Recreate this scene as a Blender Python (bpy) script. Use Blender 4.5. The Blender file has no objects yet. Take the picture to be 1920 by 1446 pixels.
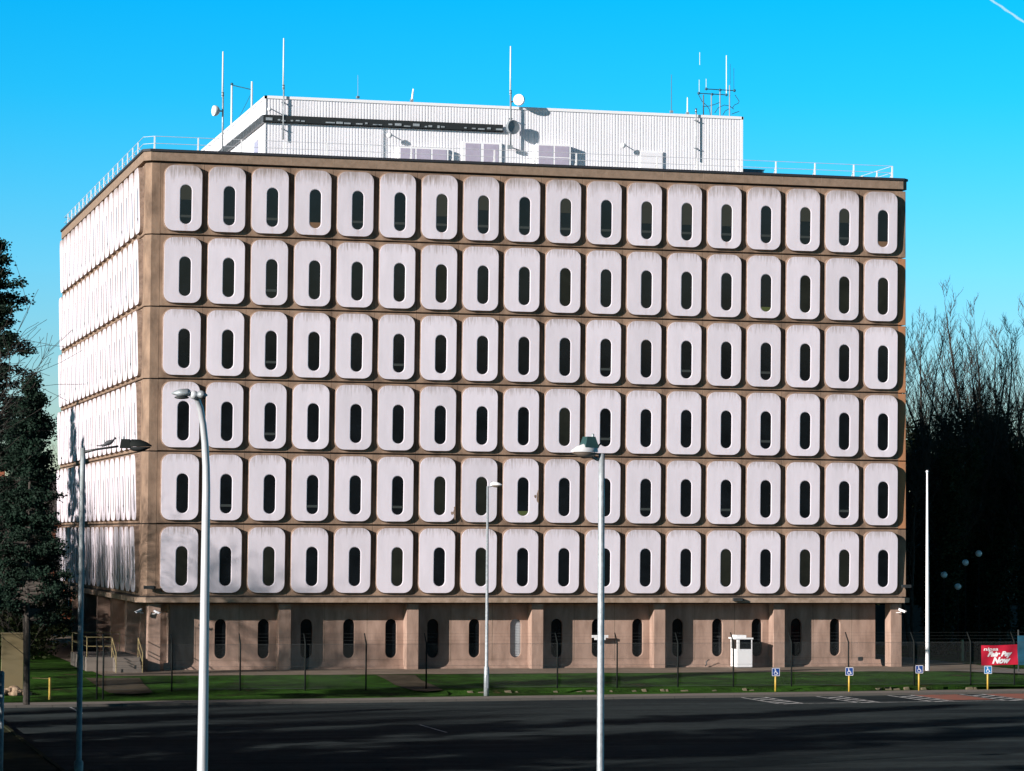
import bpy, bmesh, math, random
from mathutils import Vector, Matrix, noise
from mathutils.geometry import tessellate_polygon
R=math.radians; PI=math.pi
random.seed(7)
scn=bpy.context.scene; COL=scn.collection

# ------------------------------------------------------------------ camera
F_PX=5461.04; CAM=Vector((-18.5642,-145.0887,5.7005)); YAW,PITCH,ROLL=.2540,.0521,.0062
FW=Vector((math.sin(YAW)*math.cos(PITCH),math.cos(YAW)*math.cos(PITCH),math.sin(PITCH)))
_r=Vector((math.cos(YAW),-math.sin(YAW),0)); _u=_r.cross(FW)
RT=_r*math.cos(ROLL)+_u*math.sin(ROLL); UP=_u*math.cos(ROLL)-_r*math.sin(ROLL)
cd=bpy.data.cameras.new('camera'); cam=bpy.data.objects.new('camera',cd); COL.objects.link(cam)
cam.matrix_world=Matrix(((RT.x,UP.x,-FW.x,CAM.x),(RT.y,UP.y,-FW.y,CAM.y),(RT.z,UP.z,-FW.z,CAM.z),(0,0,0,1)))
cd.sensor_width=36; cd.lens=F_PX/1920*36; cd.clip_start=.5; cd.clip_end=30000
scn.camera=cam
# where a line of sight through photo point (u,v) meets a real plane
def ray(u,v): return FW+RT*((u-960)/F_PX)-UP*((v-723)/F_PX)
def onY(u,v,y): d=ray(u,v); return CAM+d*((y-CAM.y)/d.y)
def onZ(u,v,z): d=ray(u,v); return CAM+d*((z-CAM.z)/d.z)

# ------------------------------------------------------------------ light
SUN_EL=R(15.7); SUN_AZ=R(65)            # 65 degrees left of the facade normal
sv=Vector((-math.sin(SUN_AZ)*math.cos(SUN_EL),-math.cos(SUN_AZ)*math.cos(SUN_EL),math.sin(SUN_EL)))
sd=bpy.data.lights.new('sun','SUN'); sd.energy=5.0; sd.angle=R(.5); sd.color=(1,.925,.86)
sun=bpy.data.objects.new('sun',sd); COL.objects.link(sun)
sun.rotation_euler=sv.to_track_quat('Z','Y').to_euler()
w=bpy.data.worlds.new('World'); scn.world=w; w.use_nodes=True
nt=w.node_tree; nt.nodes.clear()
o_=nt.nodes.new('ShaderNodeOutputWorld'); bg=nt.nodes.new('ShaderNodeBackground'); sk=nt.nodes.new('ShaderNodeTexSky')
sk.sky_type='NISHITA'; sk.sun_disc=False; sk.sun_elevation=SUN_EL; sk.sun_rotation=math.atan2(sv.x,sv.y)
sk.air_density=1.0; sk.dust_density=.3; sk.ozone_density=2.0
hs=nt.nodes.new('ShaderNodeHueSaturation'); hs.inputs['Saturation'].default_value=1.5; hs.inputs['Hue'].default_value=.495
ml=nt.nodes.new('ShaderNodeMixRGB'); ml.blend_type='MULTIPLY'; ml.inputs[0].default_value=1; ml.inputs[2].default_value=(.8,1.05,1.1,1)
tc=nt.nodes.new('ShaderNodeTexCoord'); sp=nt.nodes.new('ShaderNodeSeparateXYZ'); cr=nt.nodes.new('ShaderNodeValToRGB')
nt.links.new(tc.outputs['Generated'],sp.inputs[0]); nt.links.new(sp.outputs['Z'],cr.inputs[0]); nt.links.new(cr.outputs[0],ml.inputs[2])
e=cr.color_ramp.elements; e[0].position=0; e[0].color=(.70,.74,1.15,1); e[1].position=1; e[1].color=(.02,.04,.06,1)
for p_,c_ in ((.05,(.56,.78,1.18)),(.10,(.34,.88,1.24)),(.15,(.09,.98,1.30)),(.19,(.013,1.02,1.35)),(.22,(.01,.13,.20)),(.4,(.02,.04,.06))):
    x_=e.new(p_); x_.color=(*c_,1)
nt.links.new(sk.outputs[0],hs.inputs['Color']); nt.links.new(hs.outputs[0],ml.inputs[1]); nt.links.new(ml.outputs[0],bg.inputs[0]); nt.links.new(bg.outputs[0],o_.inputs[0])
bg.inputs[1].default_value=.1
scn.view_settings.view_transform='Standard'; scn.view_settings.look='None'; scn.view_settings.gamma=1; scn.view_settings.exposure=.62
scn.render.engine='CYCLES'; scn.cycles.diffuse_bounces=2

# ------------------------------------------------------------------ materials
def mat(name,col,rough=.8,metal=0,spec=None,nscale=None,namp=.15,bump=0,bscale=20,emit=None,col2=None,stretch=None,nrand=False,detail=5):
    m=bpy.data.materials.new(name); m.use_nodes=True; n=m.node_tree.nodes; l=m.node_tree.links
    b=n['Principled BSDF']; b.inputs['Roughness'].default_value=rough; b.inputs['Metallic'].default_value=metal
    if spec is not None: b.inputs['Specular IOR Level'].default_value=spec
    c=(*col,1); b.inputs['Base Color'].default_value=c
    g=n.new('ShaderNodeNewGeometry'); vec=g.outputs['Position']
    if stretch:
        mp=n.new('ShaderNodeMapping'); mp.inputs['Scale'].default_value=stretch; l.new(vec,mp.inputs[0]); vec=mp.outputs[0]
    m['_v']=0
    if nscale:
        t=n.new('ShaderNodeTexNoise'); t.inputs['Scale'].default_value=nscale; t.inputs['Detail'].default_value=detail; t.inputs['Roughness'].default_value=.6
        l.new(vec,t.inputs['Vector'])
        r=n.new('ShaderNodeValToRGB'); r.color_ramp.elements[0].position=.3; r.color_ramp.elements[1].position=.7
        a=col2 if col2 else tuple(x*(1-namp) for x in col); bb=col if col2 else tuple(min(1,x*(1+namp)) for x in col)
        r.color_ramp.elements[0].color=(*a,1); r.color_ramp.elements[1].color=(*bb,1)
        l.new(t.outputs[0],r.inputs[0]); l.new(r.outputs[0],b.inputs['Base Color'])
    if bump:
        t2=n.new('ShaderNodeTexNoise'); t2.inputs['Scale'].default_value=bscale; t2.inputs['Detail'].default_value=6
        l.new(g.outputs['Position'],t2.inputs['Vector'])
        bp=n.new('ShaderNodeBump'); bp.inputs['Strength'].default_value=bump; bp.inputs['Distance'].default_value=.03
        l.new(t2.outputs[0],bp.inputs['Height']); l.new(bp.outputs[0],b.inputs['Normal'])
    if emit: b.inputs['Emission Color'].default_value=(*emit[:3],1); b.inputs['Emission Strength'].default_value=emit[3]
    return m
def N(m,t,**k):
    x=m.node_tree.nodes.new(t)
    for a,b in k.items(): setattr(x,a,b)
    return x
def L(m,a,b): m.node_tree.links.new(a,b)

M={}
M['conc']=mat('concrete_brown',(.35,.235,.165),.9,nscale=1.6,col2=(.13,.085,.06),bump=.25,bscale=30,stretch=(1,1,.45),detail=9)
M['conc_g']=mat('concrete_ground_floor',(.43,.295,.235),.9,nscale=1.5,col2=(.23,.15,.115),bump=.25,bscale=30,stretch=(1.4,1.4,.4),detail=9)
M['conc_rust']=mat('concrete_rust_stained',(.50,.22,.10),.9,nscale=1.3,col2=(.32,.16,.085),bump=.25,bscale=30,detail=9)
M['ledge']=mat('concrete_ledge',(.42,.31,.24),.9,nscale=2.5,col2=(.20,.14,.095),bump=.2,detail=8)
M['fascia']=mat('concrete_fascia',(.30,.21,.155),.9,nscale=3,col2=(.2,.14,.1),bump=.2,detail=8)
M['core']=mat('dark_core',(.05,.04,.035),.9)
M['cap']=mat('bitumen_cap',(.02,.022,.03),.7)
M['glass']=mat('dark_window_glass',(.006,.008,.010),.08,spec=.35,nscale=.8,namp=.4)
M['blind']=mat('grey_green_blind',(.036,.040,.034),.6,spec=.15)
M['drawn']=mat('drawn_dark_blind',(.014,.015,.011),.5,spec=.2,nscale=.9,namp=.35)
M['sill']=mat('inner_sill',(.035,.042,.040),.6)
M['pot']=mat('ochre_pot',(.16,.09,.05),.8)
M['plantg']=mat('potted_leaves',(.06,.08,.02),.8)
M['louvre']=mat('pale_louvre',(.42,.46,.5),.6)
M['clad']=mat('white_ribbed_cladding',(.80,.79,.84),.45,nscale=.7,namp=.04)
M['cladtrim']=mat('white_trim',(.85,.85,.88),.4)
M['ggrey']=mat('grey_lilac_glass',(.42,.38,.48),.3,nscale=2,namp=.1)
M['tray']=mat('galvanised_tray',(.12,.13,.14),.5,metal=.4,nscale=6,namp=.5)
M['trayd']=mat('black_cables',(.015,.018,.02),.6)
M['white']=mat('white_paint',(.8,.8,.82),.4,nscale=4,namp=.05)
M['grail']=mat('pale_grey_rail',(.55,.57,.62),.5,nscale=5,namp=.1)
M['galv']=mat('galvanised_steel',(.46,.50,.54),.5,metal=.3,nscale=11,col2=(.26,.29,.31),detail=9)
M['lamp0']=mat('weathered_grey_steel',(.42,.47,.50),.6,nscale=3,col2=(.16,.19,.20),stretch=(1,1,.8),detail=8)
M['alu']=mat('brushed_aluminium',(.70,.72,.76),.4,metal=.25,nscale=5,col2=(.42,.44,.47),stretch=(1.5,1.5,.12),detail=8)
M['dkmetal']=mat('dark_metal',(.03,.034,.036),.5,nscale=5,namp=.3)
M['teal']=mat('dark_teal_housing',(.030,.075,.075),.45,nscale=6,namp=.2)
M['pot2']=mat('tan_lamp_bowl',(.22,.18,.15),.35)
M['lens']=mat('lamp_lens',(.45,.45,.40),.25)
M['grey']=mat('mid_grey_metal',(.22,.25,.28),.5,nscale=3,namp=.15)
def make_asphalt():
    m=mat('asphalt',(.04,.045,.045),.95,spec=.04,bump=.35,bscale=22); b=m.node_tree.nodes['Principled BSDF']; g=N(m,'ShaderNodeNewGeometry')
    def nz(sc,stretch,det,lo,hi,c0,c1):
        mp=N(m,'ShaderNodeMapping'); mp.inputs['Scale'].default_value=stretch; mp.inputs['Rotation'].default_value=(0,0,R(-4)); L(m,g.outputs['Position'],mp.inputs[0])
        t=N(m,'ShaderNodeTexNoise'); t.inputs['Scale'].default_value=sc; t.inputs['Detail'].default_value=det; t.inputs['Roughness'].default_value=.65; t.inputs['Distortion'].default_value=.6; L(m,mp.outputs[0],t.inputs['Vector'])
        r=N(m,'ShaderNodeValToRGB'); r.color_ramp.elements[0].position=lo; r.color_ramp.elements[1].position=hi; r.color_ramp.elements[0].color=(*c0,1); r.color_ramp.elements[1].color=(*c1,1); L(m,t.outputs[0],r.inputs[0]); return r.outputs[0]
    a=nz(.22,(.22,1.5,1),10,.36,.66,(.014,.019,.023),(.050,.064,.067)); c=nz(2.2,(1,1,1),10,.3,.75,(.72,.72,.72),(1.25,1.25,1.22)); e=nz(9,(1,1,1),3,.70,.78,(1,1,1),(2.2,2.2,2.1))
    m1=N(m,'ShaderNodeMixRGB',blend_type='MULTIPLY'); m1.inputs[0].default_value=1; L(m,a,m1.inputs[1]); L(m,c,m1.inputs[2])
    m2=N(m,'ShaderNodeMixRGB',blend_type='MULTIPLY'); m2.inputs[0].default_value=1; L(m,m1.outputs[0],m2.inputs[1]); L(m,e,m2.inputs[2]); L(m,m2.outputs[0],b.inputs['Base Color'])
    return m
M['asphalt']=None
M['path']=mat('footpath_concrete',(.18,.15,.13),.9,nscale=1.2,col2=(.13,.11,.095),bump=.2,detail=10)
M['pave']=mat('pavement_tan',(.22,.165,.12),.9,nscale=.8,col2=(.12,.085,.055),bump=.2,detail=10)
M['dirt']=mat('mossy_dirt',(.045,.045,.028),.95,spec=.03,nscale=1.2,col2=(.02,.025,.012),detail=10)
M['dirtpath']=mat('worn_dirt_path',(.11,.085,.06),.95,spec=.05,nscale=2.2,col2=(.05,.045,.03),detail=10)
M['kerb']=mat('kerb_stone',(.10,.095,.085),.9,nscale=3,col2=(.12,.11,.1),bump=.3,detail=8)
M['paint']=mat('worn_white_marking',(.75,.75,.75),.8,nscale=2.5,col2=(.16,.16,.16),detail=10)
M['redp']=mat('worn_red_bay',(.34,.085,.04),.85,nscale=1.6,col2=(.17,.07,.05),detail=10)
M['soil']=mat('base_ground',(.05,.06,.035),.95,spec=.03,nscale=.3,namp=.3)
M['sandy']=mat('sandy_soil',(.34,.25,.17),.95,nscale=2,col2=(.2,.13,.08),bump=.5,detail=9)
M['stones']=mat('mossy_stones',(.17,.125,.085),.95,nscale=5,col2=(.05,.06,.03),bump=.5,detail=9)
M['yellow']=mat('yellow_paint',(.55,.36,.06),.5,nscale=6,namp=.15)
M['cream']=mat('cream_rail_paint',(.30,.235,.11),.5,nscale=6,namp=.2)
M['blue']=mat('sign_blue',(.005,.05,.24),.4)
M['blue2']=mat('sign_blue_faded',(.01,.17,.42),.4)
M['red']=mat('banner_red',(.50,.010,.035),.55,nscale=3,namp=.12)
M['btext']=mat('banner_white_print',(.8,.78,.8),.6)
M['pigeon']=mat('pigeon_feathers',(.05,.055,.065),.7,nscale=20,namp=.4)
M['bark']=mat('bare_bark',(.050,.042,.036),.95,nscale=4,namp=.4,bump=.5,bscale=10)
M['bark2']=mat('pale_bark',(.16,.13,.10),.95,nscale=4,namp=.4,bump=.5,bscale=10)
M['ivy']=mat('ivy_leaves',(.022,.034,.014),.6,spec=.2,nscale=1.2,namp=.5)
M['needles']=mat('conifer_needles',(.009,.022,.014),.7,spec=.12,nscale=.9,namp=.5)
M['hedge']=mat('thicket_leaves',(.030,.040,.016),.8,spec=.1,nscale=.5,namp=.6)
M['brick']=mat('red_brick',(.32,.10,.05),.9,nscale=3,namp=.3)
M['tile']=mat('roof_tiles_dark',(.06,.05,.05),.9,nscale=3,namp=.3)
M['ochre']=mat('ochre_render',(.17,.13,.065),.9,nscale=1.2,col2=(.16,.13,.07),detail=9)
M['globe']=mat('pale_globe_plastic',(.72,.80,.85),.2,spec=1.0)
M['fpost']=mat('black_fence_paint',(.012,.015,.015),.7,spec=.1)
M['wire']=mat('fence_wire',(.10,.11,.11),.6,metal=.3)
M['bluepanel']=mat('blue_board',(.02,.10,.16),.5,nscale=2,namp=.3)
M['rust']=mat('rusty_tan_metal',(.25,.14,.08),.8,nscale=5,namp=.3)

# stained white panel paint: streaks below the top edge of each unit, rust under the slots
FH=3.625; ZTOPJ=24.395        # unit joint above the top storey
def make_white():
    m=mat('white_panel_paint',(.72,.675,.72),.7); b=m.node_tree.nodes['Principled BSDF']
    g=N(m,'ShaderNodeNewGeometry'); sx=N(m,'ShaderNodeSeparateXYZ'); L(m,g.outputs['Position'],sx.inputs[0])
    def math_(op,a,bv=None,c=None):
        x=N(m,'ShaderNodeMath',operation=op)
        for i,v in enumerate((a,bv,c)):
            if v is None: continue
            if isinstance(v,(int,float)): x.inputs[i].default_value=v
            else: L(m,v,x.inputs[i])
        return x.outputs[0]
    d=math_('SUBTRACT',ZTOPJ,sx.outputs['Z']); dm=math_('MODULO',d,FH)      # distance below the unit's top joint
    mp=N(m,'ShaderNodeMapping'); mp.inputs['Scale'].default_value=(9,9,.8); L(m,g.outputs['Position'],mp.inputs[0])
    n1=N(m,'ShaderNodeTexNoise'); n1.inputs['Scale'].default_value=1.4; n1.inputs['Detail'].default_value=8; n1.inputs['Roughness'].default_value=.65; L(m,mp.outputs[0],n1.inputs['Vector'])
    n2=N(m,'ShaderNodeTexNoise'); n2.inputs['Scale'].default_value=.9; n2.inputs['Detail'].default_value=4; L(m,g.outputs['Position'],n2.inputs['Vector'])
    # streak reach: noisy
    reach=math_('MULTIPLY_ADD',n1.outputs[0],1.9,-.55)
    top=math_('LESS_THAN',d,FH)                     # top storey is dirtier
    reach=math_('MULTIPLY_ADD',top,.30,reach)
    s=math_('SUBTRACT',reach,math_('SUBTRACT',dm,.12)); s=math_('MULTIPLY',s,1.7)
    s=N(m,'ShaderNodeClamp'); L(m,math_('MULTIPLY',math_('SUBTRACT',reach,math_('SUBTRACT',dm,.10)),1.6),s.inputs[0])
    amt=math_('MULTIPLY',s.outputs[0],.85)
    amt=math_('MULTIPLY',amt,math_('MULTIPLY_ADD',n2.outputs[0],1.4,.1))
    mix=N(m,'ShaderNodeMixRGB'); mix.inputs[1].default_value=(.81,.755,.835,1); mix.inputs[2].default_value=(.30,.235,.20,1)
    L(m,amt,mix.inputs[0])
    # faint large blotches and vertical weathering
    r=N(m,'ShaderNodeValToRGB'); r.color_ramp.elements[0].position=.3; r.color_ramp.elements[1].position=.75
    r.color_ramp.elements[0].color=(.84,.835,.84,1); r.color_ramp.elements[1].color=(1.0,.985,.99,1)
    n3=N(m,'ShaderNodeTexNoise'); n3.inputs['Scale'].default_value=.55; n3.inputs['Detail'].default_value=9; n3.inputs['Roughness'].default_value=.7
    mp3=N(m,'ShaderNodeMapping'); mp3.inputs['Scale'].default_value=(3,3,.7); L(m,g.outputs['Position'],mp3.inputs[0]); L(m,mp3.outputs[0],n3.inputs['Vector'])
    L(m,n3.outputs[0],r.inputs[0])
    xm=math_('MODULO',math_('SUBTRACT',sx.outputs['X'],.86),2.2); dx=math_('ABSOLUTE',math_('SUBTRACT',xm,1.26))
    fx=math_('SUBTRACT',1.0,math_('MULTIPLY',dx,8.0)); fz1=math_('MULTIPLY',math_('SUBTRACT',3.62,dm),1.9); gt=math_('GREATER_THAN',dm,3.085)
    cx_=N(m,'ShaderNodeClamp'); L(m,fx,cx_.inputs[0]); cz_=N(m,'ShaderNodeClamp'); L(m,fz1,cz_.inputs[0])
    dr=math_('MULTIPLY',math_('MULTIPLY',cx_.outputs[0],cz_.outputs[0]),gt); dr=math_('MULTIPLY',dr,math_('MULTIPLY_ADD',n2.outputs[0],1.6,-.45))
    dr=math_('MULTIPLY',dr,math_('MULTIPLY_ADD',top,.7,.3)); dc=N(m,'ShaderNodeClamp'); L(m,dr,dc.inputs[0])
    mixd=N(m,'ShaderNodeMixRGB'); L(m,dc.outputs[0],mixd.inputs[0]); L(m,mix.outputs[0],mixd.inputs[1]); mixd.inputs[2].default_value=(.42,.24,.17,1)
    # each cast unit weathered a little differently
    fl=N(m,'ShaderNodeCombineXYZ'); L(m,math_('FLOOR',math_('DIVIDE',math_('SUBTRACT',sx.outputs['X'],.86),2.2)),fl.inputs[0]); L(m,math_('FLOOR',math_('DIVIDE',math_('SUBTRACT',sx.outputs['Y'],.99),2.2)),fl.inputs[1]); L(m,math_('FLOOR',math_('DIVIDE',d,FH)),fl.inputs[2])
    wn=N(m,'ShaderNodeTexWhiteNoise'); L(m,fl.outputs[0],wn.inputs['Vector']); sc_=math_('MULTIPLY_ADD',wn.outputs['Value'],.10,.90)
    hs1=N(m,'ShaderNodeMixRGB',blend_type='MULTIPLY'); hs1.inputs[0].default_value=1; L(m,mixd.outputs[0],hs1.inputs[1]); L(m,sc_,hs1.inputs[2])
    mu=N(m,'ShaderNodeMixRGB',blend_type='MULTIPLY'); mu.inputs[0].default_value=1; L(m,hs1.outputs[0],mu.inputs[1]); L(m,r.outputs[0],mu.inputs[2])
    L(m,mu.outputs[0],b.inputs['Base Color'])
    return m
M['panel']=make_white()
M['panel_edge']=mat('panel_edge_stained',(.30,.21,.165),.85,nscale=5,col2=(.15,.10,.075),detail=8)
def make_grass():
    m=mat('grass_green',(.04,.09,.015),.95,spec=.03); b=m.node_tree.nodes['Principled BSDF']
    g=N(m,'ShaderNodeNewGeometry'); n1=N(m,'ShaderNodeTexNoise'); n1.inputs['Scale'].default_value=.5; n1.inputs['Detail'].default_value=12; n1.inputs['Roughness'].default_value=.7
    L(m,g.outputs['Position'],n1.inputs['Vector'])
    r=N(m,'ShaderNodeValToRGB'); e=r.color_ramp.elements; e[0].position=.38; e[1].position=.62; e[0].color=(.014,.030,.008,1); e[1].color=(.036,.108,.015,1)
    x=e.new(.33); x.color=(.060,.050,.026,1)
    L(m,n1.outputs[0],r.inputs[0])
    n4=N(m,'ShaderNodeTexNoise'); n4.inputs['Scale'].default_value=5; n4.inputs['Detail'].default_value=8; n4.inputs['Roughness'].default_value=.75; L(m,g.outputs['Position'],n4.inputs['Vector'])
    r4=N(m,'ShaderNodeValToRGB'); r4.color_ramp.elements[0].position=.3; r4.color_ramp.elements[1].position=.7; r4.color_ramp.elements[0].color=(.5,.55,.5,1); r4.color_ramp.elements[1].color=(1.6,1.45,1.3,1); L(m,n4.outputs[0],r4.inputs[0])
    mg=N(m,'ShaderNodeMixRGB',blend_type='MULTIPLY'); mg.inputs[0].default_value=1; L(m,r.outputs[0],mg.inputs[1]); L(m,r4.outputs[0],mg.inputs[2]); L(m,mg.outputs[0],b.inputs['Base Color'])
    n2=N(m,'ShaderNodeTexNoise'); n2.inputs['Scale'].default_value=14; L(m,g.outputs['Position'],n2.inputs['Vector'])
    bp=N(m,'ShaderNodeBump'); bp.inputs['Strength'].default_value=.9; bp.inputs['Distance'].default_value=.06; L(m,n2.outputs[0],bp.inputs['Height']); L(m,bp.outputs[0],b.inputs['Normal'])
    return m
M['grass']=make_grass(); M['asphalt']=make_asphalt()

# ------------------------------------------------------------------ mesh helpers
class MB:
    def __init__(s): s.v=[]; s.f=[]; s.m=[]
    def add(s,vs,fs,mi=0,mx=None):
        o=len(s.v); s.v+=[tuple(mx@Vector(p)) if mx else tuple(p) for p in vs]; s.f+=[tuple(i+o for i in f) for f in fs]
        s.m+=(mi if isinstance(mi,list) else [mi]*len(fs))
    def box(s,x0,x1,y0,y1,z0,z1,mi=0,mx=None):
        s.add([(x0,y0,z0),(x1,y0,z0),(x1,y1,z0),(x0,y1,z0),(x0,y0,z1),(x1,y0,z1),(x1,y1,z1),(x0,y1,z1)],
              [(0,3,2,1),(4,5,6,7),(0,1,5,4),(1,2,6,5),(2,3,7,6),(3,0,4,7)],mi,mx)
    def prism(s,poly,z0,z1,mi=0,mx=None):
        n=len(poly); vs=[(x,y,z0) for x,y in poly]+[(x,y,z1) for x,y in poly]
        fs=[tuple(reversed(range(n))),tuple(range(n,2*n))]+[(i,(i+1)%n,n+(i+1)%n,n+i) for i in range(n)]
        s.add(vs,fs,mi,mx)
    def tube(s,pts,rs,n=10,mi=0,cap=True,mx=None):
        pts=[Vector(p) for p in pts]
        if not hasattr(rs,'__len__'): rs=[rs]*len(pts)
        vs=[];fs=[]; prev=None
        for i,p in enumerate(pts):
            d=(pts[min(i+1,len(pts)-1)]-pts[max(i-1,0)]).normalized()
            a=prev if prev else (Vector((1,0,0)) if abs(d.x)<.9 else Vector((0,1,0)))
            a=(a-d*a.dot(d)).normalized(); prev=a; b=d.cross(a)
            for k in range(n):
                t=2*PI*k/n; vs.append(p+(a*math.cos(t)+b*math.sin(t))*rs[i])
        for i in range(len(pts)-1):
            for k in range(n):
                fs.append((i*n+k,i*n+(k+1)%n,(i+1)*n+(k+1)%n,(i+1)*n+k))
        if cap: fs.append(tuple(reversed(range(n)))); fs.append(tuple(range((len(pts)-1)*n,len(pts)*n)))
        s.add(vs,fs,mi,mx)
    def lathe(s,prof,n=20,mi=0,mx=None):
        vs=[];fs=[]
        for r,z in prof:
            for k in range(n): t=2*PI*k/n; vs.append((r*math.cos(t),r*math.sin(t),z))
        for i in range(len(prof)-1):
            for k in range(n): fs.append((i*n+k,i*n+(k+1)%n,(i+1)*n+(k+1)%n,(i+1)*n+k))
        s.add(vs,fs,mi,mx)
    def ball(s,c,r,sc=(1,1,1),n=12,mi=0,mx=None):
        prof=[(max(1e-4,r*math.sin(PI*i/n)),-r*math.cos(PI*i/n)) for i in range(n+1)]
        T=Matrix.Translation(c)@Matrix.Diagonal((*sc,1)); s.lathe(prof,n+4,mi,(mx@T) if mx else T)
    def mesh(s,name,mats,smooth=False,fixn=True):
        me=bpy.data.meshes.new(name); me.from_pydata(s.v,[],s.f)
        for m in (mats if isinstance(mats,(list,tuple)) else [mats]): me.materials.append(m)
        me.polygons.foreach_set('material_index',s.m)
        if fixn:
            bm=bmesh.new(); bm.from_mesh(me); bmesh.ops.recalc_face_normals(bm,faces=bm.faces); bm.to_mesh(me); bm.free()
        if smooth: me.polygons.foreach_set('use_smooth',[True]*len(me.polygons))
        me.update(); return me
    def build(s,name,mats,parent=None,smooth=False,loc=None,fixn=True):
        return link(name,s.mesh(name,mats,smooth,fixn),parent,loc)
def link(name,me,parent=None,loc=None):
    o=bpy.data.objects.new(name,me); COL.objects.link(o)
    if parent: o.parent=parent
    if loc is not None: o.location=loc
    return o
def tag(o,label,cat,group=None,kind=None):
    if label: o['label']=label
    if cat: o['category']=cat
    if group: o['group']=group
    if kind: o['kind']=kind
    return o
def thing(name,label,cat,loc=(0,0,0),rz=0,group=None):
    o=bpy.data.objects.new(name,None); COL.objects.link(o); o.location=loc; o.rotation_euler=(0,0,rz); o.empty_display_size=.3
    return tag(o,label,cat,group)
def struct(o): o['kind']='structure'; return o
def auto_smooth(o,ang=40):
    me=o.data; me.polygons.foreach_set('use_smooth',[True]*len(me.polygons)); 
    try: me.set_sharp_from_angle(angle=R(ang))
    except Exception: pass
    return o
def copy_tree(o,parent=None):
    c=o.copy(); COL.objects.link(c)
    if parent: c.parent=parent
    for ch in [x for x in CH.get(o.name,[])]: copy_tree(ch,c)
    return c
CH={}
def kids(root):
    CH.clear()
    for o in bpy.data.objects:
        if o.parent: CH.setdefault(o.parent.name,[]).append(o)

# ------------------------------------------------------------------ the office building
ZG=-1.05
B=thing('office_building','six storey concrete office block covered in white rounded panels with pill shaped windows','building',(0,0,0))
def foot(off=0,ch=.27):
    x0,x1,y0,y1=.15-off,40.9+off,.15-off,41.03+off; c=ch+off*.4
    return [(x0+c,y0),(x1-c,y0),(x1,y0+c),(x1,y1-c),(x1-c,y1),(x0+c,y1),(x0,y1-c),(x0,y0+c)]
mb=MB(); mb.prism(foot(-.12),2.3,24.5); mb.build('wall',M['core'],B)

def rrect(hx0,hx1,z0,z1,r,n=7):
    out=[]
    for cx,cz,a0 in ((hx1-r,z1-r,0),(hx0+r,z1-r,90),(hx0+r,z0+r,180),(hx1-r,z0+r,270)):
        for k in range(n+1): t=R(a0+90*k/n); out.append((cx+r*math.cos(t),cz+r*math.sin(t)))
    return out
def stadium(cx,hw,z0,z1,n=9):
    out=[]
    for cz,a0 in ((z1-hw,0),(z0+hw,180)):
        for k in range(n+1): t=R(a0+180*k/n); out.append((cx+hw*math.cos(t),cz+hw*math.sin(t)))
    return out
SLX,SZ0,SZ1,SHW=.16,-.285-.99,-.285+.99,.285
def panel_bits(chip=0):
    """one precast unit, local origin at unit centre, x right, -y outward"""
    mb=MB(); hw,hh=1.092,FH/2
    # surround plate with chamfered lips
    prof=[(-hh+.035,.185),(-hh+.06,.15),(hh-.06,.15),(hh-.03,.185)]
    vs=[];fs=[]
    for x in (-hw,hw):
        for z,y in prof: vs.append((x,y,z))
        vs.append((x,.34,hh-.03)); vs.append((x,.34,-hh+.035))
    n=6
    fs=[(i,(i+1)%n,n+(i+1)%n,n+i) for i in range(n)]+[tuple(range(n)),tuple(range(n,2*n))]
    mb.add(vs,fs,0)
    fy=lambda z: -.085-(z)*.032           # leans out towards the top
    cx=.03
    def loop(half,z0,z1,r,dy,base=None):
        L_=rrect(cx-half,cx+half,z0,z1,r); return [(x,(base if base is not None else fy(z)+dy),z) for x,z in L_]
    a=loop(.975,-hh+.155,hh-.10,.50,0,.152); b=loop(.934,-hh+.197,hh-.142,.47,.010); c=loop(.925,-hh+.205,hh-.15,.46,0)
    if chip:
        for i,(x,y,z) in enumerate(c):
            pass
    n=len(a)
    vs=a+b+c; fs=[];mi=[]
    for q in range(2):
        for i in range(n):
            fs.append((q*n+i,q*n+(i+1)%n,(q+1)*n+(i+1)%n,(q+1)*n+i)); mi.append(2 if q==0 else 1)
    mb.add(vs,fs,mi)
    h0=[(x,fy(z),z) for x,z in stadium(SLX,SHW+.035,SZ0-.035,SZ1+.035)]
    h1=[(x,fy(z)+.018,z) for x,z in stadium(SLX,SHW,SZ0,SZ1)]
    h2=[(x,fy(z)+.034,z) for x,z in stadium(SLX,SHW,SZ0,SZ1)]
    tri=tessellate_polygon([[Vector((p[0],p[2],0)) for p in c],[Vector((p[0],p[2],0)) for p in h0]])
    mb.add(c+h0,[tuple(t) for t in tri],1)
    n=len(h0); mb.add(h0+h1+h2,[(q*n+i,q*n+(i+1)%n,(q+1)*n+(i+1)%n,(q+1)*n+i) for q in range(2) for i in range(n)],1)
    return mb
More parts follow.
